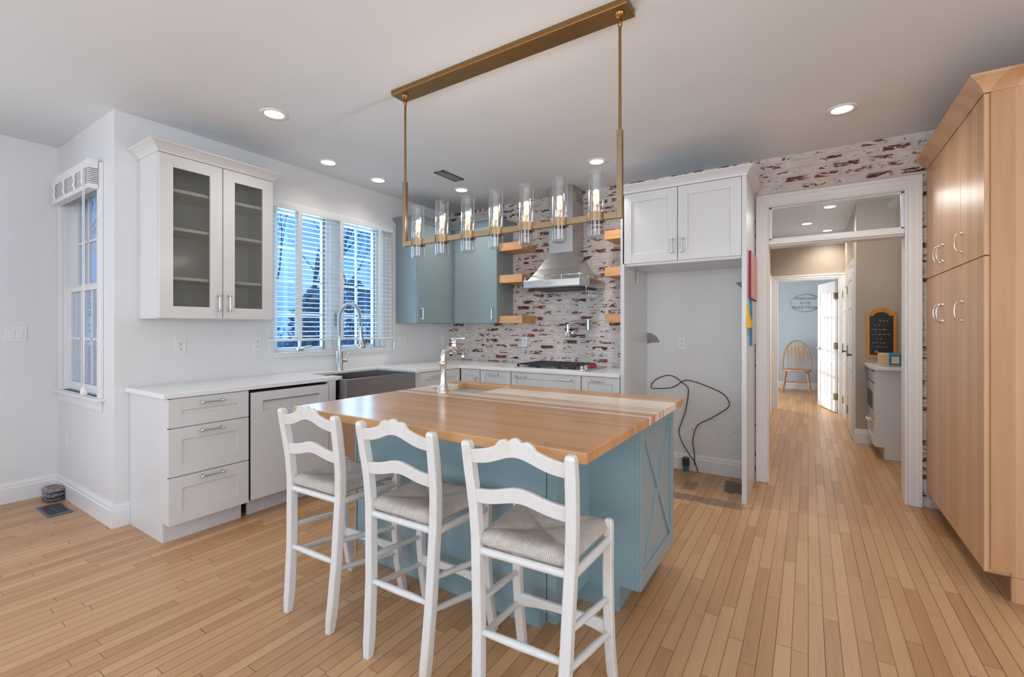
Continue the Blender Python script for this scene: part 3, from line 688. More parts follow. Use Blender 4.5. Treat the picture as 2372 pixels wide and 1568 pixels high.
crown([(.722, 3.131), (1.5, 3.131), (1.5, 4.44), (.722, 4.44)], CP(2.455, 2.535, .06), {0, 3}).build('crown', MAPLE, c)

# ================================================================ BRICK WALL
def shelf(x0, x1, z0, z1, label):
    o = MB().box(x0, x1, 4.158, 4.449, z0, z1).build('floating_shelf', MAPLEH, None, .002); tag(o, label, 'shelf', 'floating maple shelves on the brick wall')
for z0, z1, s in ((2.15, 2.235, 'top'), (1.80, 1.885, 'middle'), (1.36, 1.44, 'bottom')):
    shelf(-2.856, -2.56, z0, z1, 'thick maple shelf left of the hood against the blue cabinet, %s of three' % s)
    shelf(-1.632, -1.348, z0+.0, z1+.0, 'thick maple shelf right of the hood beside the fridge cabinet, %s of three' % s)
# range hood
c = thing('range_hood', 'brushed steel chimney range hood on the whitewashed brick', 'range hood', (-2.11, 4.3, 1.7))
m = MB(); m.box(-2.249, -1.98, 4.18, 4.449, 2.06, 2.74); m.build('chimney', MSTEEL, c, .003)
m = MB()
for i in range(5):
    for k in range(5): m.box(-1.9805, -1.979, 4.27+.03*i, 4.282+.03*i, 2.60+.02*k, 2.612+.02*k)
m.build('vent_slots', MSLOT, c)
rect = lambda x0, x1, y0, y1, z: [(x0, y0, z), (x1, y0, z), (x1, y1, z), (x0, y1, z)]
m = MB(); prof = [(0, 2.075), (.06, 2.02), (.20, 1.945), (.40, 1.88), (.66, 1.83), (1, 1.784)]
prof = [(t, 2.075-(2.075-1.784)*u) for t, u in ((0, 0), (.1, .12), (.27, .33), (.5, .58), (.75, .80), (1, 1))]
m.loft([rect(-2.249+(-2.40+2.249)*t, -1.98+(-1.80+1.98)*t, 4.18+(4.0-4.18)*t, 4.449, z) for t, z in prof]); m.build('canopy', MSTEEL, c)
def oct(z, e=0): return [(-2.475-e, 4.05, z), (-2.415, 3.955-e, z), (-1.805, 3.955-e, z), (-1.745+e, 4.05, z), (-1.745+e, 4.449, z), (-2.475-e, 4.449, z)]
m = MB(); m.loft([oct(1.705), oct(1.715, .003), oct(1.778, .003), oct(1.784)]); m.build('rim', MSTEEL, c, .002)
m = MB(); m.box(-2.40, -1.82, 4.03, 4.42, 1.694, 1.706); m.build('filter', MSLOT, c)
m = MB()
for k in range(6):
    for j in range(2): m.tube([(-2.19+.025*k+.01*j, 3.951, 1.735+.018*j), (-2.19+.025*k+.01*j, 3.946, 1.735+.018*j)], .0055, 8)
m.build('button', MCHROME, c)
m = MB(); e = .02; R_ = [(-2.46, 4.42), (-2.46, 4.06), (-2.41, 3.975), (-1.81, 3.975), (-1.76, 4.06), (-1.76, 4.42)]
m.tube([(x, y, 1.822) for x, y in R_], .005, 8)
for x, y in R_+[(-2.2, 3.975), (-2.0, 3.975)]: m.tube([(x, y, 1.78), (x, y, 1.822)], .004, 8)
m.build('top_rail', MCHROME, c)
for x in (-2.44, -1.78):
    m = MB(); m.tube([(x, 4.06, 1.705), (x, 4.06, 1.67), (x, 4.07, 1.667), (x, 4.36, 1.667), (x, 4.37, 1.67), (x, 4.37, 1.705)], .005, 8)
    for k in range(5):
        y = 4.12+.05*k; m.tube([(x, y, 1.675), (x+.012, y, 1.668), (x+.003, y, 1.64), (x-.002, y, 1.615), (x+.006, y, 1.60), (x+.016, y, 1.607)], .0022, 6)
    m.build('utensil_rail', MCHROME, c)
# cooktop
c = thing('gas_cooktop', 'steel gas cooktop with black iron grates and four knobs', 'cooktop', (-2.06, 4.08, .914))
m = MB(); m.box(-2.44, -1.68, 3.815, 4.345, .914, .926); m.build('tray', MSTEEL, c, .003)
for i, (gx0, gx1) in enumerate(((-2.42, -2.19), (-2.185, -1.955), (-1.95, -1.80))):
    m = MB(); zz = .953
    for y in (3.84, 3.96, 4.08, 4.20, 4.32): m.box(gx0, gx1, y-.007, y+.007, zz-.008, zz+.004)
    for x in (gx0+.007, (gx0+gx1)/2, gx1-.007): m.box(x-.007, x+.007, 3.84, 4.32, zz-.010, zz+.003)
    for x in (gx0+.01, gx1-.01):
        for y in (3.845, 4.08, 4.315): m.box(x-.009, x+.009, y-.009, y+.009, .926, zz-.008)
    m.build('grate', MIRON, c, .002)
for bx, by, r in ((-2.305, 3.95, .045), (-2.305, 4.2, .035), (-2.07, 4.08, .055), (-1.875, 3.95, .035), (-1.875, 4.2, .04)):
    m = MB(); m.lathe((bx, by, .926), [(r, 0), (r, .008), (r*.8, .012), (r*.75, .018), (0, .019)], 'z', 20); m.build('burner', MIRON, c)
MRED = flat('red_knob', (.38, .012, .015), .25)
for k, y in enumerate((3.865, 3.955, 4.06, 4.16)):
    m = MB(); m.lathe((-1.735, y, .926), [(.022, 0), (.022, .006), (.017, .009), (.016, .032), (.013, .036), (0, .036)], 'z', 18); m.build('knob', MRED if k > 1 else MNICK, c)
# pot filler
c = thing('pot_filler', 'chrome folding pot filler tap on the brick wall', 'tap', (-2.13, 4.45, 1.245))
m = MB(); m.tube([(-2.13, 4.449, 1.245), (-2.13, 4.44, 1.245), (-2.13, 4.435, 1.245), (-2.13, 4.40, 1.245), (-2.13, 4.36, 1.245)], [.034, .034, .018, .016, .016], 16); m.build('flange', MCHROME, c)
m = MB(); m.tube([(-2.13, 4.385, 1.235), (-2.13, 4.385, 1.345)], .014, 14); m.tube([(-2.13, 4.385, 1.318), (-1.905, 4.40, 1.318)], .0115, 12); m.tube([(-1.905, 4.40, 1.29), (-1.905, 4.40, 1.395)], .014, 14); m.tube([(-1.905, 4.40, 1.372), (-2.05, 4.39, 1.368)], .0115, 12)
m.tube([(-2.05, 4.39, 1.368), (-2.09, 4.385, 1.366), (-2.10, 4.37, 1.35), (-2.10, 4.36, 1.30)], [.014, .013, .011, .010], 12); m.build('arm', MCHROME, c)
m = MB(); m.lathe((-2.10, 4.33, 1.235), [(0, -.02), (.02, -.018), (.026, 0), (.02, .018), (0, .02)], 'y', 16)
for a in range(4): m.tube([(-2.10, 4.32, 1.235), (-2.10+.036*math.cos(a*PI/2+.5), 4.315, 1.235+.036*math.sin(a*PI/2+.5))], [.006, .009], 8)
m.build('handle', MCHROME, c)
# outlets and switches
def outlet(fm, a, z, label, gang=1, kind='outlet', w=.07, h=.115, mat=None):
    c = thing('wall_outlet' if kind == 'outlet' else 'light_switch' if kind == 'switch' else 'cover_plate', label, {'outlet': 'outlet', 'switch': 'switch'}.get(kind, 'wall plate'), fm(a, z, 0))
    m = MB(); mbox(m, fm, a-w/2, a+w/2, z-h/2, z+h/2, 0, .006); m.build('plate', mat or MPLATE, c, .002)
    for g in range(gang):
        ac = a+(g-(gang-1)/2)*.046
        if kind == 'outlet':
            m = MB(); mbox(m, fm, ac-.017, ac+.017, z-.034, z+.034, .006, .0075); m.build('socket', MPLATE, c, .001)
            m = MB()
            for s in (-1, 1):
                zz = z+s*.018; mbox(m, fm, ac-.008, ac-.0055, zz, zz+.009, .0075, .0079); mbox(m, fm, ac+.0055, ac+.008, zz, zz+.008, .0075, .0079); mbox(m, fm, ac-.003, ac+.003, zz-.010, zz-.004, .0075, .0079)
            m.build('slots', MSLOT, c)
        elif kind == 'switch':
            m = MB(); mbox(m, fm, ac-.017, ac+.017, z-.034, z+.034, .006, .010); m.build('rocker', MPLATE, c, .002)
    return c
fl = FM('+x', -3.82)
outlet(fl, 1.486, 1.177, 'white double outlet on the wall under the glass cabinet')
outlet(fl, 2.038, 1.175, 'white double outlet close to the left edge of the sink window')
outlet(fl, 3.655, 1.167, 'white two gang switch plate right of the sink window', 2, 'switch', .125)
outlet(fl, 4.34, 1.17, 'narrow white plate in the corner beneath the blue cabinet', 1, 'switch', .075, .13)
outlet(FM('-y', 4.45), -2.703, 1.152, 'white outlet on the brick backsplash left of the cooktop')
outlet(FM('-y', 4.438), -.985, 1.166, 'white outlet on the bare wall of the fridge recess')
outlet(FM('+x', -5.03), .875, 1.262, 'white two rocker switch plate on the far left wall', 2, 'switch', .117)
outlet(FM('-y', 1.109), -4.79, .445, 'blank white plate low on the nook wall below the window', 1, 'plate')
# clock on the top right shelf
c = thing('wall_clock', 'round white clock half hidden behind the fridge cabinet above the shelf', 'clock', (-1.44, 4.44, 2.33))
m = MB(); m.lathe((-1.44, 4.449, 2.335), [(0, 0), (.095, 0), (.095, -.022), (.088, -.024), (.086, -.016), (0, -.016)], 'y', 36); m.build('face', MPLATE, c)
m = MB(); m.lathe((-1.44, 4.449, 2.335), [(.095, 0), (.099, -.002), (.099, -.022), (.095, -.022)], 'y', 36); m.build('rim', MGREYV, c)
m = MB(); m.tube([(-1.44, 4.430, 2.335), (-1.475, 4.430, 2.285)], .003, 6); m.tube([(-1.44, 4.430, 2.335), (-1.452, 4.43, 2.402)], .002, 6); m.build('hand', MSLOT, c)
# cable and valve in the recess
c = thing('loose_cable', 'thin dark cable looped on the white wall of the fridge recess', 'cable', (-.9, 4.42, .0))
def spl(pts, n=8):
    out = []; P = [Vector(p) for p in pts]; P = [P[0]]+P+[P[-1]]
    for i in range(1, len(P)-2):
        for k in range(n):
            t = k/n; a, b, c_, d = P[i-1:i+3]
            out.append(.5*((2*b)+(-a+c_)*t+(2*a-5*b+4*c_-d)*t*t+(-a+3*b-3*c_+d)*t**3))
    return out+[P[-2]]
K = lambda *L: [(x, 4.412, z) for x, z in L]
m = MB(); m.tube(spl(K((-.87, .06), (-.872, .17), (-.885, .28), (-.845, .42), (-.73, .50), (-.60, .60), (-.585, .66), (-.64, .73), (-.78, .79), (-.905, .825), (-.965, .82), (-1.06, .755), (-1.17, .735), (-1.262, .737), (-1.225, .81), (-1.13, .858), (-1.06, .858), (-.985, .81), (-.93, .76), (-.925, .70), (-.945, .56), (-.975, .46), (-1.005, .36), (-.99, .28), (-.935, .18), (-.87, .09))) + [Vector((-.845, 4.40, .03)), Vector((-.83, 4.37, .004))], .0042, 6)
m.build('cord', flat('dark_cord', (.035, .03, .028), .5), c)
c = thing('water_valve', 'small teal and black water shutoff valve on the floor of the recess', 'valve', (-.94, 4.40, 0))
m = MB(); m.tube([(-.94, 4.388, 0), (-.94, 4.388, .05)], .026, 12); m.build('base', flat('teal_plastic', (.02, .16, .17), .4), c, 0)
m = MB(); m.box(-.968, -.912, 4.365, 4.414, .05, .115); m.build('body', MSLOT, c, .004)
m = MB(); m.box(-.962, -.918, 4.37, 4.41, .115, .125); m.build('cap', flat('rust_red', (.22, .06, .05), .5), c)
# things on the fridge side panel
fs = FM('+x', -.383)
c = thing('pink_board', 'pink board with a dark red edge stuck on the fridge side panel', 'board', fs(4.17, 1.54, 0))
m = MB(); mbox(m, fs, 3.935, 4.41, 1.54, 1.90, .004, .016); m.build('face', flat('pink_card', hexc('d8a29a'), .5), c, .001)
m = MB(); mbox(m, fs, 3.925, 3.935, 1.54, 1.90, 0, .018); mbox(m, fs, 3.925, 4.41, 1.535, 1.54, 0, .018); m.build('edge', flat('crimson', hexc('8e1f38'), .5), c)
c = thing('blue_folder', 'pale sheet holder with a bright blue spine on the fridge side panel', 'folder', fs(4.2, 1.17, 0))
m = MB(); mbox(m, fs, 4.03, 4.41, 1.175, 1.53, .003, .010); m.build('face', flat('pale_sheet', (.62, .63, .66), .5), c, .001)
m = MB(); mbox(m, fs, 4.012, 4.03, 1.17, 1.53, 0, .016); m.build('spine', flat('bright_blue', hexc('1f86ae'), .4), c)
c = thing('yellow_pennant', 'yellow triangular pennant hanging at the front edge of the fridge panel', 'pennant', fs(3.86, 1.31, 0))
m = MB(); m.loft([[(-.382, 3.80, 1.485), (-.378, 3.80, 1.485), (-.378, 3.83, 1.485), (-.382, 3.83, 1.485)], [(-.383, 3.775, 1.31), (-.357, 3.775, 1.31), (-.357, 4.0, 1.31), (-.381, 4.0, 1.31)]]); m.build('cloth', flat('yellow_felt', hexc('e0b010'), .6), c)
# ================================================================ ISLAND
c = thing('island_cabinet', 'blue painted kitchen island cabinet with crossed boards on its end', 'kitchen island', (-1.4, 1.95, 0))
m = MB(); m.box(-2.15, -.928, 1.70, 2.04, .105, .878); m.box(-2.15, -2.138, 1.694, 1.70, .02, .82); m.build('seating_side_panel', MISL, c, .002)
m = MB(); m.box(-.924, -.878, 1.70, 2.04, .105, .878); m.build('corner_post', MISL, c, .002)
m = MB(); m.box(-2.14, -.983, 1.742, 2.04, 0, .105); m.box(-.978, -.93, 1.80, 2.04, 0, .10); m.build('toe_kick', MISL, c, .001)
m = MB(); m.box(-2.15, -.655, 2.05, 2.62, .12, .878); m.box(-2.10, -.735, 2.06, 2.60, 0, .12); m.build('body', MISL, c, .001)
m = MB(); m.prism([(-.93, 0), (-.7315, 0), (-.7315, .122), (-.655, .122), (-.655, .878), (-.93, .878)], 'y', 2.038, 2.05); m.build('front_panel', MISL, c, .0015)
# end panel with crossed boards, facing +x
MISLE = MISL
fe = FM('+x', -.655); m = MB(); mbox(m, fe, 2.038, 2.632, .122, .878, 0, .017); m.build('end_panel', MISLE, c, .001)
m = MB(); w_ = .052; a0, a1, b0, b1 = 2.041, 2.629, .125, .876
mbox(m, fe, a0, a0+w_, b0, b1, .017, .026); mbox(m, fe, a1-w_, a1, b0, b1, .017, .026); mbox(m, fe, a0+w_, a1-w_, b0, b0+w_+.02, .017, .026); mbox(m, fe, a0+w_, a1-w_, b1-w_, b1, .017, .026); m.build('end_frame', MISLE, c, .001)
m = MB(); A = (a0+w_, a1-w_); B = (b0+w_+.02, b1-w_); hw = .028
for s in (0, 1):
    p, q = Vector((A[0], B[s])), Vector((A[1], B[1-s])); d = (q-p).normalized(); n = Vector((-d.y, d.x))*hw
    # clip the board ends to the frame
    pts = [p+n, p-n, q-n, q+n]; pts = [(min(max(v.x, A[0]), A[1]), min(max(v.y, B[0]), B[1])) for v in pts]
    m.loft([[fe(u, v, dd) for u, v in pts] for dd in (.017, .0245+.0008*s)])
m.build('cross_boards', MISLE, c, .0008)
# butcher block top with sink cut-out
def holed(x0, x1, y0, y1, hx0, hx1, hy0, hy1, z0, z1):
    R = lambda a, b, c_, d, z: [(a, c_, z), (b, c_, z), (b, d, z), (a, d, z)]
    m = MB(); r = [R(x0, x1, y0, y1, z0), R(x0, x1, y0, y1, z1), R(hx0, hx1, hy0, hy1, z1), R(hx0, hx1, hy0, hy1, z0)]; m.loft(r+[r[0]], cap=False)
    bmesh.ops.remove_doubles(m.bm, verts=m.bm.verts[:], dist=1e-5); return m
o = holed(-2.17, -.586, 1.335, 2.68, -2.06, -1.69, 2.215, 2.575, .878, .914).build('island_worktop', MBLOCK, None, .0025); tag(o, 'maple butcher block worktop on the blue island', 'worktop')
c = thing('island_sink', 'small steel undermount sink sunk in the butcher block', 'sink', (-1.875, 2.395, .70))
m = MB(); m.box(-2.066, -2.06, 2.209, 2.581, .71, .877); m.box(-1.69, -1.684, 2.209, 2.581, .71, .877); m.box(-2.06, -1.69, 2.209, 2.215, .71, .877); m.box(-2.06, -1.69, 2.575, 2.581, .71, .877); m.box(-2.066, -1.684, 2.209, 2.581, .70, .71); m.build('basin', MSTEEL, c, .002)
m = MB(); m.lathe((-1.875, 2.395, .71), [(0, 0), (.04, 0), (.04, .002), (.028, .003), (0, .001)], 'z', 20); m.build('drain', MCHROME, c)
c = thing('island_tap', 'polished nickel bridge style tap with curved column on the island', 'tap', (-1.887, 2.142, .914))
X, Y = -1.887, 2.142; m = MB()
m.lathe((X, Y, .914), [(0, 0), (.036, 0), (.037, .006), (.032, .010), (.032, .018), (.029, .022), (.029, .034), (.026, .038), (.025, .046), (.021, .06), (.0185, .09), (.017, .13), (.0195, .16), (.023, .172), (.024, .182), (.019, .19), (0, .192)], 'z', 24); m.build('column', MNICK, c)
m = MB(); m.tube(spl([(X, Y, 1.10), (X, Y+.002, 1.13), (X, Y+.014, 1.156), (X, Y+.045, 1.170), (X, Y+.075, 1.168)], 5), .018, 16); m.tube([(X, Y+.07, 1.168), (X, Y+.085, 1.168), (X, Y+.09, 1.168), (X, Y+.125, 1.168), (X, Y+.13, 1.168)], [.020, .023, .026, .026, .018], 16)
m.tube([(X, Y+.108, 1.16), (X, Y+.108, 1.142), (X, Y+.108, 1.136)], [.020, .018, .008], 14)
m.tube(spl([(X, Y+.125, 1.168), (X, Y+.165, 1.167), (X, Y+.185, 1.158), (X, Y+.193, 1.14), (X, Y+.195, 1.125)], 5), .0115, 14); m.tube([(X, Y+.195, 1.13), (X, Y+.195, 1.118)], .0145, 14); m.build('spout', MNICK, c)
m = MB(); m.lathe((X, Y+.108, 1.185), [(0, 0), (.018, 0), (.021, .01), (.018, .018), (.018, .026), (.020, .03), (.015, .044), (.010, .05), (.009, .06), (0, .066)], 'z', 18); m.tube([(X, Y+.108, 1.236), (X+.03, Y+.125, 1.243), (X+.055, Y+.14, 1.238)], [.006, .006, .0085], 10); m.tube([(X, Y+.108, 1.236), (X-.02, Y+.098, 1.24)], [.006, .007], 10); m.build('handle', MNICK, c)
# spring tap at the window sink
c = thing('spring_tap', 'tall steel kitchen tap with coiled spring neck in front of the window', 'tap', (-3.645, 2.70, .914))
X, Y = -3.645, 2.70; m = MB(); m.lathe((X, Y, .914), [(0, 0), (.034, 0), (.034, .004), (.030, .006), (.030, .176), (.028, .18), (0, .18)], 'z', 24); m.tube([(X, Y, 1.09), (X, Y, 1.235)], .0135, 14); m.build('body', MSTEEL, c)
arc = [(X, Y, 1.20), (X, Y, 1.28), (X, Y, 1.38)]+[(X+.145-.145*math.cos(t), Y, 1.385+.145*math.sin(t)) for t in [PI*i/10 for i in range(1, 10)]]+[(X+.29, Y, 1.38), (X+.292, Y, 1.31)]
path = spl(arc, 8); m = MB(); m.tube(path, .008, 10); m.build('hose', MGREYV, c)
m = MB(); 
def coil(path, R, r, pitch):
    pts = []; L = [0]
    for a, b in zip(path, path[1:]): L.append(L[-1]+(b-a).length)
    N = int(L[-1]/pitch*10); j = 0
    for i in range(N+1):
        t = L[-1]*i/N
        while j < len(L)-2 and L[j+1] < t: j += 1
        p = path[j].lerp(path[j+1], (t-L[j])/max(1e-6, L[j+1]-L[j])); d = (path[j+1]-path[j]).normalized(); u = Vector((0, 1, 0)); v = d.cross(u)
        th = 2*PI*t/pitch; pts.append(p+u*R*math.cos(th)+v*R*math.sin(th))
    return pts
m.tube(coil(path, .0135, .0026, .0095), .0028, 6); m.build('spring', MCHROME, c)
m = MB(); m.tube([(X+.292, Y, 1.325), (X+.292, Y, 1.30), (X+.296, Y, 1.26), (X+.302, Y, 1.20), (X+.305, Y, 1.165), (X+.305, Y, 1.16), (X+.305, Y, 1.14)], [.012, .015, .017, .019, .021, .036, .037], 16); m.tube([(X+.302, Y+.01, 1.19), (X+.30, Y+.05, 1.165), (X+.30, Y+.085, 1.17)], [.008, .007, .009], 8); m.build('spray_head', MSTEEL, c)
m = MB(); m.tube([(X, Y+.025, 1.00), (X, Y+.075, 1.00)], .016, 14); m.tube([(X, Y+.06, 1.005), (X+.01, Y+.075, 1.04), (X+.02, Y+.095, 1.08)], [.007, .006, .006], 8); m.build('lever', MSTEEL, c)

# ================================================================ BAR STOOLS
st = thing('bar_stool', 'white ladder back bar stool with rush seat, nearest the left corner of the island', 'bar stool', (0, 0, 0), 'white bar stools along the island')
def rp(z):  # rear post centre line
    K_ = [(0, .147, 0), (.12, .151, .012), (.30, .158, .026), (.60, .171, .036), (.70, .176, .031), (.82, .182, .015), (.935, .186, -.006)]
    for (a, w, y), (b, w2, y2) in zip(K_, K_[1:]):
        if a <= z <= b: t = (z-a)/(b-a); return w+(w2-w)*t, y+(y2-y)*t
def fl_(z):
    K_ = [(0, .190, .398), (.07, .188, .381), (.16, .187, .364), (.30, .187, .350), (.45, .186, .348), (.62, .186, .352)]
    for (a, w, y), (b, w2, y2) in zip(K_, K_[1:]):
        if a <= z <= b: t = (z-a)/(b-a); return w+(w2-w)*t, y+(y2-y)*t
for s in (-1, 1):
    zz = [0, .06, .12, .2, .3, .42, .52, .6, .7, .78, .86, .922, .932, .935]; ww = [.030]+[.036]*10+[.034, .028, .020]; dd = [.032]+[.040]*10+[.036, .028, .02]
    m = MB(); m.sweep([(s*rp(z)[0], rp(z)[1], z) for z in zz], ww, dd); m.build('rear_leg', MSTOOL, st, .002)
    zz = [0, .04, .09, .16, .23, .3, .45, .598, .612, .62]; ww = [.030]+[.035]*7+[.029, .018]
    m = MB(); m.sweep([(s*fl_(z)[0], fl_(z)[1], z) for z in zz], ww, ww); m.build('front_leg', MSTOOL, st, .002)
def board(z0f, z1f, yf, th, hwf, name, n=28):
    m = MB(); rings = []
    for i in range(n+1):
        s = -1+2*i/n; h = hwf*s; b, t = z0f(s), z1f(s); y = yf((b+t)/2)
        rings.append([(h, yf(b)-th/2, b), (h, yf(b)+th/2, b), (h, yf(t)+th/2, t), (h, yf(t)-th/2, t)])
    m.loft(rings); return m.build(name, MSTOOL, st, .0025)
gs = lambda s, w=.45: math.exp(-(s/w)**2)
sc_ = lambda s: .014*abs(math.cos(PI*s/.27))**.7 if abs(s) < .405 else 0
board(lambda s: .861+.040*gs(s, .5), lambda s: .906+.044*gs(s, .56)+sc_(s), lambda z: rp(min(z, .935))[1]-.003, .017, .176, 'top_rail', 56)
board(lambda s: .722+.026*gs(s, .5), lambda s: .770+.028*gs(s, .5), lambda z: rp(z)[1]-.002, .017, .170, 'back_slat')
board(lambda s: .195+.024*(1-s*s), lambda s: .252-.004*(1-s*s), lambda z: .352, .016, .178, 'front_stretcher')
def rung(p, q, r=.0115): m = MB(); a, b = Vector(p), Vector(q); m.tube([a, a.lerp(b, .2), a.lerp(b, .5), a.lerp(b, .8), b], [r*.82, r, r*1.12, r, r*.82], 10); m.build('rung', MSTOOL, st)
rung((-.155, .026, .29), (.155, .026, .29), .0125)
for s in (-1, 1):
    rung((s*rp(.385)[0], rp(.385)[1], .385), (s*.187, .350, .335)); rung((s*rp(.265)[0], rp(.265)[1], .265), (s*.187, .355, .205))
m = MB(); m.tube([(-.170, .034, .558), (.170, .034, .558)], .014, 10)
for s in (-1, 1): m.tube([(s*.171, .036, .556), (s*.187, .35, .545)], .016, 10)
m.tube([(-.185, .35, .55), (.185, .35, .55)], .015, 10); m.build('seat_frame', MSTOOL, st)
m = MB(); N = 26; top = {}; bot = {}
for i in range(N+1):
    for j in range(N+1):
        u, v = -1+2*i/N, -1+2*j/N; u = math.copysign(abs(u)**.8, u); v = math.copysign(abs(v)**.8, v)
        r = max(abs(u), abs(v)); e = (1-r**7)**.5 if r < 1 else 0
        cut = 1-.055*(abs(u*v))**6; hw_ = (.158+.024*(v+1)/2)*cut+.012; x = u*hw_; y = .19+v*.172*cut
        dip = .016*(1-min(1, (u*u+v*v)))+.012*max(0, 1-abs(abs(u)-abs(v))*4)*(1-r)
        top[i, j] = m.bm.verts.new((x, y, .592+.036*e-dip)); bot[i, j] = top[i, j] if (i in (0, N) or j in (0, N)) else m.bm.verts.new((x, y, .592-.022*e))
for i in range(N):
    for j in range(N):
        for d, fl2 in ((top, 0), (bot, 1)):
            q = [d[i, j], d[i+1, j], d[i+1, j+1], d[i, j+1]]
            try: f = m.bm.faces.new(q[::-1] if fl2 else q); f.smooth = True
            except ValueError: pass
m.build('seat', MRUSH, st)
for k, (x, y, a, lab) in enumerate(((-1.873, 1.225, .035, None), (-1.325, 1.228, .03, 'white ladder back bar stool with rush seat, middle one at the island'), (-.772, 1.222, .06, 'white ladder back bar stool with rush seat, under the near right corner of the island'))):
    o = st if k == 0 else copy_tree(st)
    o.location = (x, y, 0); o.rotation_euler[2] = a
    if lab: o['label'] = lab

# ================================================================ CHANDELIER
c = thing('pendant_chandelier', 'long brass bar chandelier with seven clear glass tubes above the island', 'chandelier', (-1.387, 1.99, 2.743))
m = MB(); m.box(-2.12, -.657, 1.932, 2.045, 2.715, 2.743); m.build('canopy', MBRASSD, c, .002)
for x in (-2.058, -.709):
    m = MB(); m.lathe((x, 1.99, 2.66), [(.0065, 0), (.010, .005), (.010, .03), (.007, .035), (.014, .04), (.022, .05), (.024, .055), (0, .055)], 'z', 18); m.tube([(x, 1.99, 2.19), (x, 1.99, 2.67)], .0068, 12); m.build('rod', MBRASSD, c)
    m = MB(); m.box(x-.0125, x+.0125, 1.979, 2.001, 1.80, 2.195); m.build('arm', MBRASS, c, .0015)
m = MB(); m.box(-2.0455, -.7215, 1.979, 2.001, 1.802, 1.832); m.build('bar', MBRASS, c, .0015)
for i in range(7):
    x, y = -1.951+.188*i, 1.99
    m = MB(); m.lathe((x, y, 1.797), [(.0385, 0), (.0425, 0), (.0425, .040), (.0385, .040), (.0385, 0)], 'z', 32); m.box(x-.0385, x+.0385, y-.004, y+.004, 1.806, 1.818); r_ = m.build('lamp_ring', MBRASS, c, 0)
    m = MB(); m.lathe((x, y, 1.81), [(0, 0), (.0135, 0), (.0135, .066), (.010, .068), (0, .068)], 'z', 18); m.build('socket', MBRASS, r_)
    m = MB(); m.lathe((x, y, 1.872), [(.006, 0), (.009, .008), (.0135, .022), (.0145, .036), (.0125, .052), (.008, .064), (.003, .071), (0, .073)], 'z', 16); b_ = m.build('bulb', MBULB, r_)
    m = MB(); m.lathe((x, y, 1.724), [(0, 0), (.030, .0), (.036, .004), (.0378, .01), (.0378, .308), (.0352, .308), (.0352, .012), (.030, .006), (0, .006)], 'z', 36); m.build('glass_tube', MTUBE, r_)
    l = bpy.data.lights.new('bulb_light', 'POINT'); l.energy = 1.7; l.color = (1, .90, .76); l.shadow_soft_size = .014
    lo = bpy.data.objects.new('bulb_light', l); COL.objects.link(lo); lo.location = (x, y, 1.96)

# ================================================================ NOOK FLOOR
def pack(z, ang, x, y, label, c1, c2, c3):
    c = thing('wipes_pack', label, 'packet', (x, y, z), 'soft packets stacked in the nook corner'); c.rotation_euler[2] = 0
    m = MB(); hx, hy, h = .083, .052, .030; rings = []
    ca, sa = math.cos(ang), math.sin(ang)
    def tr(u, v, w): return (x+u*ca-v*sa, y+u*sa+v*ca, z+w)
    for t, w in ((.86, 0), (.97, .004), (1.0, .013), (.98, .022), (.90, .029), (.6, .032)):
        ring = []
        for k in range(28):
            a = 2*PI*k/28; p = 5; cx, sx = math.cos(a), math.sin(a); r = (abs(cx)**p+abs(sx)**p)**(-1/p); wob = 1+.02*math.sin(5*a+z*70)
            ring.append(tr(hx*t*r*cx*wob, hy*t*r*sx*wob, w))
        rings.append(ring)
    m.loft(rings, smooth=True); m.build('film', c1, c)
    m = MB(); m.loft([[tr(-.05, -.03, .0325), tr(-.01, -.03, .0328), tr(-.01, .03, .0328), tr(-.05, .03, .0325)], [tr(-.05, -.03, .0335), tr(-.01, -.03, .0335), tr(-.01, .03, .0335), tr(-.05, .03, .0335)]]); m.build('flap', c2, c)
    m = MB(); m.loft([[tr(.0, -.033, .0323), tr(.055, -.033, .0325), tr(.055, .033, .0325), tr(.0, .033, .0323)], [tr(.0, -.033, .0333), tr(.055, -.033, .0333), tr(.055, .033, .0333), tr(.0, .033, .0333)]]); m.build('print', c3, c)
def film(name, a, b):
    g = G(name); p, _ = g.pos(); n = g.noise(p, 55, 4, .7); g.base(g.ramp(n, [(.4, a), (.55, b), (.7, (.45, .42, .42))])); g.set(.22); g.bump(n, .4, .004); return g.m
f1 = film('film_navy', (.03, .035, .09), (.22, .22, .27)); f2 = film('film_olive', (.12, .11, .05), (.02, .025, .06)); f3 = film('film_orange', (.34, .17, .10), (.20, .19, .22))
fp_ = flat('print_pink', hexc('a83058'), .3); fn = flat('flap_navy', hexc('28304c'), .3); fo = flat('print_orange', hexc('b0704c'), .3)
pack(.0, .03, -4.835, 1.038, 'navy wrapped packet at the bottom of the stack in the nook corner', f2, fn, fo)
pack(.0335, -.02, -4.833, 1.036, 'dark packet in the middle of the stack in the nook corner', f1, fn, fo)
pack(.067, .05, -4.836, 1.037, 'orange and pink packet on top of the stack in the nook corner', f3, fn, fp_)
c = thing('floor_vent', 'dark grey metal floor register set in the oak floor of the nook', 'vent', (-4.545, .985, 0))
m = MB(); x0, x1, y0, y1 = -4.705, -4.385, .915, 1.052
m.loft([[(x0, y0, 0), (x1, y0, 0), (x1, y1, 0), (x0, y1, 0)], [(x0+.008, y0+.008, .006), (x1-.008, y0+.008, .006), (x1-.008, y1-.008, .006), (x0+.008, y1-.008, .006)], [(x0+.045, y0+.018, .006), (x1-.045, y0+.018, .006), (x1-.045, y1-.018, .006), (x0+.045, y1-.018, .006)]], cap=False); m.build('frame', MGREYV, c)
m = MB(); m.box(x0+.045, x1-.045, y0+.018, y1-.018, .0005, .0015); m.build('backing', MVDARK, c)
m = MB()
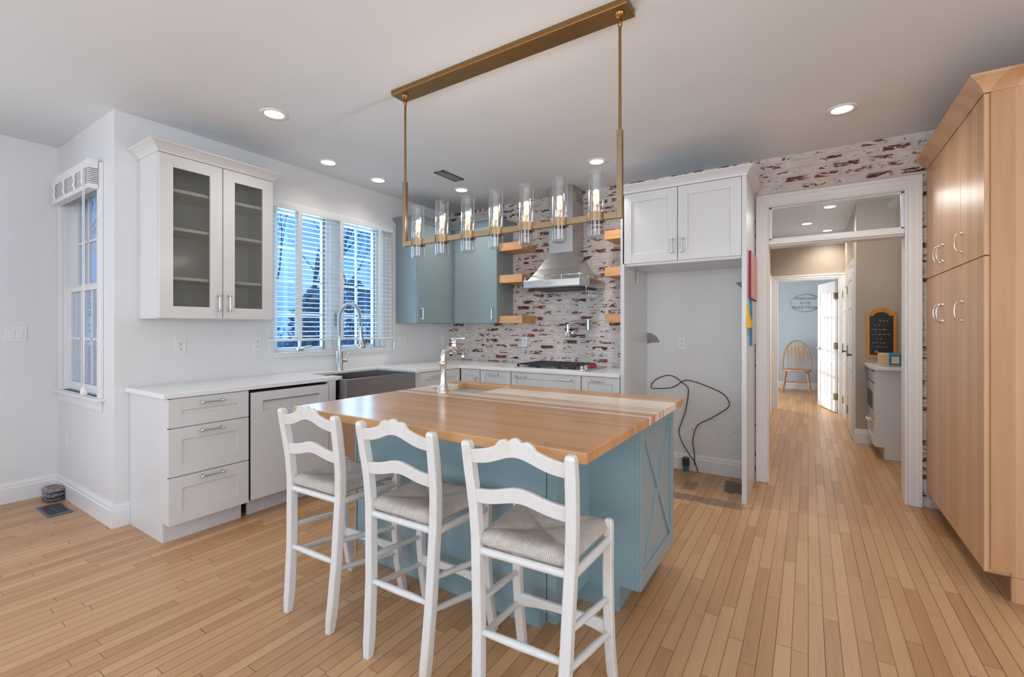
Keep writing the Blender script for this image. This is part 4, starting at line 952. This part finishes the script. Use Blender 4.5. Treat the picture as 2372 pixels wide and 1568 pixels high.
for k in range(13): xx = x0+.055+k*.0175; m.box(xx, xx+.004, y0+.018, y1-.018, .002, .0052)
m.box(x0+.045, x1-.045, (y0+y1)/2-.003, (y0+y1)/2+.003, .002, .0056); m.build('louvre', MGREYV, c)

# ================================================================ HALL
c = thing('hall_cabinet', 'white base cabinet with a plain end panel seen through the doorway', 'cabinet', (.87, 6.2, 0))
m = MB(); m.box(.58, 1.178, 5.865, 6.50, .115, .884); m.build('body', MCAB, c, .001)
m = MB(); m.prism([(.637, 0), (1.178, 0), (1.178, .884), (.562, .884), (.562, .115), (.637, .115)], 'y', 5.845, 5.863); m.build('end_panel', MCAB, c, .001)
m = MB(); m.box(.637, .66, 5.865, 6.5, 0, .115); m.build('toe_kick', MCAB, c)
fh = FM('-x', .58); m = MB(); shaker(m, fh, 5.88, 6.49, .12, .375, .02, .06); d = m.build('drawer', MCAB, c, .001); pull(fh, 6.2, .335, .14, False, d)
c2 = thing('microwave_drawer', 'steel drawer microwave built into the white hall cabinet', 'microwave', (.57, 6.19, .4))
m = MB(); mbox(m, fh, 5.885, 6.49, .385, .745, .0005, .024); m.build('door', MSTEEL, c2, .002)
m = MB(); mbox(m, fh, 5.885, 6.49, .755, .862, .0005, .024); m.build('control_panel', MSTEEL, c2, .002)
m = MB(); mbox(m, fh, 5.97, 6.40, .47, .65, .024, .0255); m.build('window', MSLOT, c2)
o = MB().prism([(.70, 5.82), (1.178, 5.82), (1.178, 6.518), (.53, 6.518), (.53, 5.90), (.555, 5.835)], 'z', .885, .915).build('hall_worktop', MCTOP, None, .003); tag(o, 'white marble look worktop on the hall cabinet', 'worktop')
c = thing('hall_wall_cabinet', 'white wall cabinet above the hall counter, mostly hidden by the door frame', 'cabinet', (1.0, 5.9, 1.37))
m = MB(); m.box(.88, 1.178, 5.1, 6.515, 1.37, 2.44); m.build('body', MCAB, c, .001)
for y0, y1, hy in ((5.815, 6.50, 6.1), (5.12, 5.81, 5.4)): door('door', FM('-x', .88), y0, y1, 1.373, 2.437, c, MCAB, [(hy if y0 > 5.5 else 5.45, 1.50, True)])
c = thing('chalkboard', 'arched pine framed chalkboard hanging on the tan hall wall', 'chalkboard', (.683, 6.52, .97))
def archp(w, h, r, y, z0, n=14):
    cx = .683; P = [(cx-w, z0), (cx+w, z0), (cx+w, h), (cx+r, h)]+[(cx+r*math.cos(t), h+(r*.62)*math.sin(t)) for t in [PI*i/n for i in range(1, n)]]+[(cx-r, h), (cx-w, h)]
    return [(x, y, z) for x, z in P]
m = MB(); A_, B_ = archp(.134, 1.475, .095, 6.519, .972), archp(.134, 1.475, .095, 6.498, .972); C_, D_ = archp(.104, 1.442, .068, 6.498, 1.005), archp(.104, 1.442, .068, 6.508, 1.005)
m.loft([A_, B_, C_, D_], cap=False); m.build('frame', MPINE, c, 0)
m = MB(); m.loft([archp(.105, 1.443, .069, 6.518, 1.004), archp(.105, 1.443, .069, 6.508, 1.004)]); m.build('slate', paint('slate', (.012, .009, .009), .35, .02), c)
m = MB(); rnd = random.Random(5)
for z, x0, x1 in ((1.385, .66, .745), (1.335, .625, .70), (1.29, .60, .735), (1.235, .605, .74), (1.185, .635, .70), (1.14, .605, .71), (1.10, .645, .735)):
    x = x0
    while x < x1:
        L = rnd.uniform(.012, .03); pts = []; n = max(4, int(L/.003))
        for k in range(n): pts.append((x+L*k/n, 6.5068, z+rnd.uniform(-.009, .010)))
        m.tube(spl(pts, 3), .0011, 5); x += L+rnd.uniform(.006, .012)
m.build('chalk_writing', flat('chalk', (.6, .58, .55), .8), c)
m = MB(); m.prism([(.625, 1.03), (.65, 1.025), (.655, 1.05), (.64, 1.058), (.625, 1.045)], 'y', 6.505, 6.5075); m.build('sticker', flat('pink_sticker', hexc('d04a70'), .5), c)
c = thing('flat_box', 'cream and blue cardboard box lying on the hall worktop', 'box', (.82, 6.05, .915))
m = MB(); m.box(.622, 1.06, 5.95, 6.22, .916, 1.045); m.build('carton', flat('cream_card', hexc('cdb394'), .5), c, .002)
m = MB(); m.box(.685, 1.062, 5.946, 5.95, .932, 1.04); m.box(.685, 1.062, 5.95, 6.222, 1.045, 1.048); m.build('print', flat('teal_print', hexc('0f7ba0'), .35), c)
m = MB(); m.box(.705, .765, 5.943, 5.946, .95, 1.02); m.box(.825, .87, 5.943, 5.946, .955, 1.015); m.build('label', flat('cream_label', hexc('d8c4a0'), .5), c)
m = MB(); m.box(.805, .822, 5.943, 5.946, .96, 1.01); m.build('dark_mark', MSLOT, c)

# ================================================================ BEACH ROOM
c = thing('windsor_chair', 'pale oak hoop back chair in front of the blue wall beyond the hall', 'chair', (-.2, 10.98, 0))
cx, cy = -.2, 10.98; m = MB(); rings = []
for t, z in ((.93, .425), (1.0, .432), (1.0, .452), (.95, .462), (.5, .452)):
    ring = []
    for k in range(32):
        a = 2*PI*k/32; p = 3; C, S_ = math.cos(a), math.sin(a); r = (abs(C)**p+abs(S_)**p)**(-1/p); ring.append((cx+.265*t*r*C, cy+.235*t*r*S_, z))
    rings.append(ring)
m.loft(rings, smooth=True); m.build('seat', MCHAIR, c)
for sx, sy in ((-1, -1), (1, -1), (-1, 1), (1, 1)):
    a, b = Vector((cx+sx*.185, cy+sy*.15, .43)), Vector((cx+sx*.24, cy+sy*(.235 if sy > 0 else .20), 0)); m = MB()
    m.tube([a.lerp(b, t) for t in (0, .15, .3, .38, .42, .5, .62, .72, .76, .85, 1)], [.016, .020, .024, .022, .016, .022, .025, .020, .016, .020, .012], 10); m.build('leg', MCHAIR, c)
m = MB()
for sx in (-1, 1): m.tube([(cx+sx*.215, cy-.18, .2), (cx+sx*.217, cy, .2), (cx+sx*.215, cy+.19, .2)], [.010, .014, .010], 8)
m.tube([(cx-.21, cy-.182, .23), (cx, cy-.182, .23), (cx+.21, cy-.182, .23)], [.010, .014, .010], 8); m.tube([(cx-.216, cy+.02, .2), (cx+.216, cy+.02, .2)], .012, 8); m.build('stretcher', MCHAIR, c)
hoop = lambda t: (cx-.245*math.cos(t)*(1+.08*math.sin(t)), cy+.17+.09*math.sin(t), .455+.585*math.sin(t)**.85 if 0 < t < PI else .455)
m = MB(); m.tube([hoop(PI*i/30) for i in range(31)], .014, 10); m.build('hoop', MCHAIR, c)
for i in range(6):
    f = (i+1)/7; xb = cx-.19+.38*f; xt = cx-.22+.44*f; s = (xt-cx)/.25; zt = .455+.585*max(0.02, 1-s*s)**.42; m = MB()
    for_ = [(0, .006), (.3, .008), (.55, .012), (.72, .021), (.80, .017), (.86, .006), (1, .005)]; rings = []
    for t, w in for_:
        X_, Y_, Z_ = xb+(xt-xb)*t, cy+.17+.085*t, .455+(zt-.455)*t; rings.append([(X_-w, Y_-.005, Z_), (X_+w, Y_-.005, Z_), (X_+w, Y_+.005, Z_), (X_-w, Y_+.005, Z_)])
    m.loft(rings); m.build('spindle', MCHAIR, c, .001)
c = thing('oval_sign', 'pale oval welcome sign hanging on the blue wall beyond the hall', 'sign', (-.055, 11.5, 1.83))
m = MB(); m.loft([[(-.055+.265*math.cos(a), y, 1.83+.185*math.sin(a)) for a in [2*PI*k/48 for k in range(48)]] for y in (11.499, 11.475)]); m.build('rim', paint('weathered_rim', (.30, .38, .40), .6), c, .003)
m = MB(); m.loft([[(-.055+.25*math.cos(a), y, 1.83+.17*math.sin(a)) for a in [2*PI*k/48 for k in range(48)]] for y in (11.476, 11.472)]); m.build('board', paint('pale_sign', (.52, .63, .64), .5), c, .001)
MINK = flat('blue_ink', hexc('4a78a4'), .5)
for txt, z, s, x in (('Welcome', 1.90, .095, -.06), ('to my', 1.815, .08, -.055), ('Beach House', 1.715, .09, -.05)):
    f = bpy.data.curves.new('lettering', 'FONT'); f.body = txt; f.size = s; f.extrude = .001; f.align_x = 'CENTER'; f.shear = .1; f.space_character = .98; f.materials.append(MINK)
    o = bpy.data.objects.new('lettering', bpy.data.meshes.new_from_object(bpy.data.objects.new('tmp', f))); COL.objects.link(o); o.parent = c; o.location = (x+.055, -.0295, z-1.83); o.rotation_euler = (PI/2, 0, 0)
MSTAR = flat('yellow_star', hexc('d8cc94'), .5)
for x, z in ((-.235, 1.85), (.13, 1.84)):
    m = MB(); m.prism([(x+(.026 if k % 2 == 0 else .011)*math.sin(PI*k/5), z+(.026 if k % 2 == 0 else .011)*math.cos(PI*k/5)) for k in range(10)], 'y', 11.4705, 11.472); m.build('starfish', MSTAR, c)
area('daylight_fill', (-1.62, 9.6, 1.3), (PI/2, 0, -PI/2), .95, 1.6, 62, (.95, .97, 1))
sl = bpy.data.lights.new('low_sun', 'SPOT'); sl.energy = 3000; sl.spot_size = .22; sl.spot_blend = .1; sl.shadow_soft_size = .03; sl.color = (1, .95, .86)
so = bpy.data.objects.new('low_sun', sl); COL.objects.link(so); so.location = (-7.6, 11.45, 2.35); so.rotation_euler = (Vector((.25, 9.0, .95))-so.location).to_track_quat('-Z', 'Y').to_euler()

# ================================================================ OUTSIDE
MBARK = paint('winter_bark', (.16, .18, .2), .9, .3, 20, .2); MLEAF = paint('evergreen_leaf', (.15, .40, .55), .8, .0, 20, .4); MLEAF2 = paint('hedge_leaf', (.20, .46, .60), .8, .0, 20, .4)
def mk_lawn():
    g = G('shaded_lawn'); p, _ = g.pos(); n = g.noise(p, 1.2, 5, .7); g.base(g.ramp(n, [(.35, (.16, .26, .3)), (.6, (.26, .36, .4)), (.8, (.4, .45, .45))])); g.set(.9); return g.m
lw = MB().box(-60, -5.4, -15, 50, -.62, -.5).build('lawn', mk_lawn()); lw['kind'] = 'structure'
def tree(x, y, h, label, seed, lean=0):
    r = random.Random(seed); c = thing('bare_tree', label, 'tree', (x, y, -.5), 'trees outside the sink window'); m = MB()
    def br(p, d, L, R, lv):
        pts = [Vector(p)]; rs = [R]; dd = Vector(d)
        for k in range(5):
            dd = (dd+Vector((r.uniform(-.16, .16), r.uniform(-.16, .16), r.uniform(-.04, .12)))).normalized(); pts.append(pts[-1]+dd*L/5); rs.append(R*(1-.14*(k+1)))
        m.tube(pts, rs, 6)
        if lv < 3:
            for k in range(5 if lv == 0 else 4):
                q = pts[r.randint(2, 5)]; a = r.uniform(0, 2*PI); s = r.uniform(.45, .95); nd = (dd+Vector((math.cos(a)*s, math.sin(a)*s, r.uniform(-.05, .35)))).normalized(); br(q, nd, L*r.uniform(.5, .72), R*.42, lv+1)
    br((x, y, -.55), (lean, lean*.4, 1), h*.62, h*.011, 0); m.build('trunk', MBARK, c)
def shrub(x, y, h, w, label, seed, mat, name='evergreen_tree', n=1500):
    r = random.Random(seed); c = thing(name, label, 'tree' if name == 'evergreen_tree' else 'shrub', (x, y, -.5), 'greenery outside the sink window'); m = MB()
    m.tube([(x, y, -.55), (x, y, -.5+h*.5)], [.09*h/3, .05*h/3], 6); m.build('trunk', MBARK, c); m = MB()
    for i in range(n):
        t = r.random()**.8; a = r.uniform(0, 2*PI); prof = (1-t)**.55*min(1, .6+t*3); rr = w*prof*(r.random()**.4)*(1+.25*math.sin(a*3+seed)); p = Vector((x+rr*math.cos(a), y+rr*math.sin(a), -.45+h*t))
        s = r.uniform(.04, .11); u = Vector((r.uniform(-1, 1), r.uniform(-1, 1), r.uniform(-.6, .6))).normalized()*s; v = Vector((r.uniform(-1, 1), r.uniform(-1, 1), r.uniform(-1, 1))).normalized()*s*.6
        m.bm.faces.new([m.bm.verts.new(q) for q in (p-u, p-v, p+u, p+v)])
    m.build('foliage', mat, c)
tree(-8.8, 5.5, 5.6, 'bare forked tree behind the right sash of the sink window', 3, .1)
tree(-13.2, 7.6, 7.0, 'tall bare tree trunk behind the left sash of the sink window', 12, -.03)
tree(-15.5, 12.0, 7.0, 'distant bare tree at the right edge of the sink window', 21, .05)
tree(-16.5, 6.3, 7.5, 'bare twiggy tree at the left edge of the sink window', 8, .03)
tree(-10.5, 2.4, 6.0, 'pale bare tree outside the narrow nook window', 31, .03)
shrub(-10.6, 7.05, 2.7, .95, 'dark evergreen in the right sash of the sink window, beside the forked tree', 1, MLEAF, n=2200)
shrub(-12.2, 9.6, 3.3, 1.3, 'large evergreen farthest right outside the sink window', 2, MLEAF, n=2200)
shrub(-11.5, 5.0, 2.9, 1.1, 'dark evergreen in the left sash of the sink window', 4, MLEAF, n=2200)
for i, (x, y) in enumerate(((-19.5, 7.4), (-19.0, 9.9), (-18.5, 12.4), (-18.0, 14.9), (-20.0, 4.9))):
    shrub(x, y, 3.6, 1.3, ('second hedge shrub from the left behind the trees', 'middle hedge shrub behind the trees outside', 'second hedge shrub from the right behind the trees', 'hedge shrub at the right end behind the trees', 'hedge shrub at the left end behind the trees')[i], 40+i, MLEAF2, 'hedge_shrub', 1500)
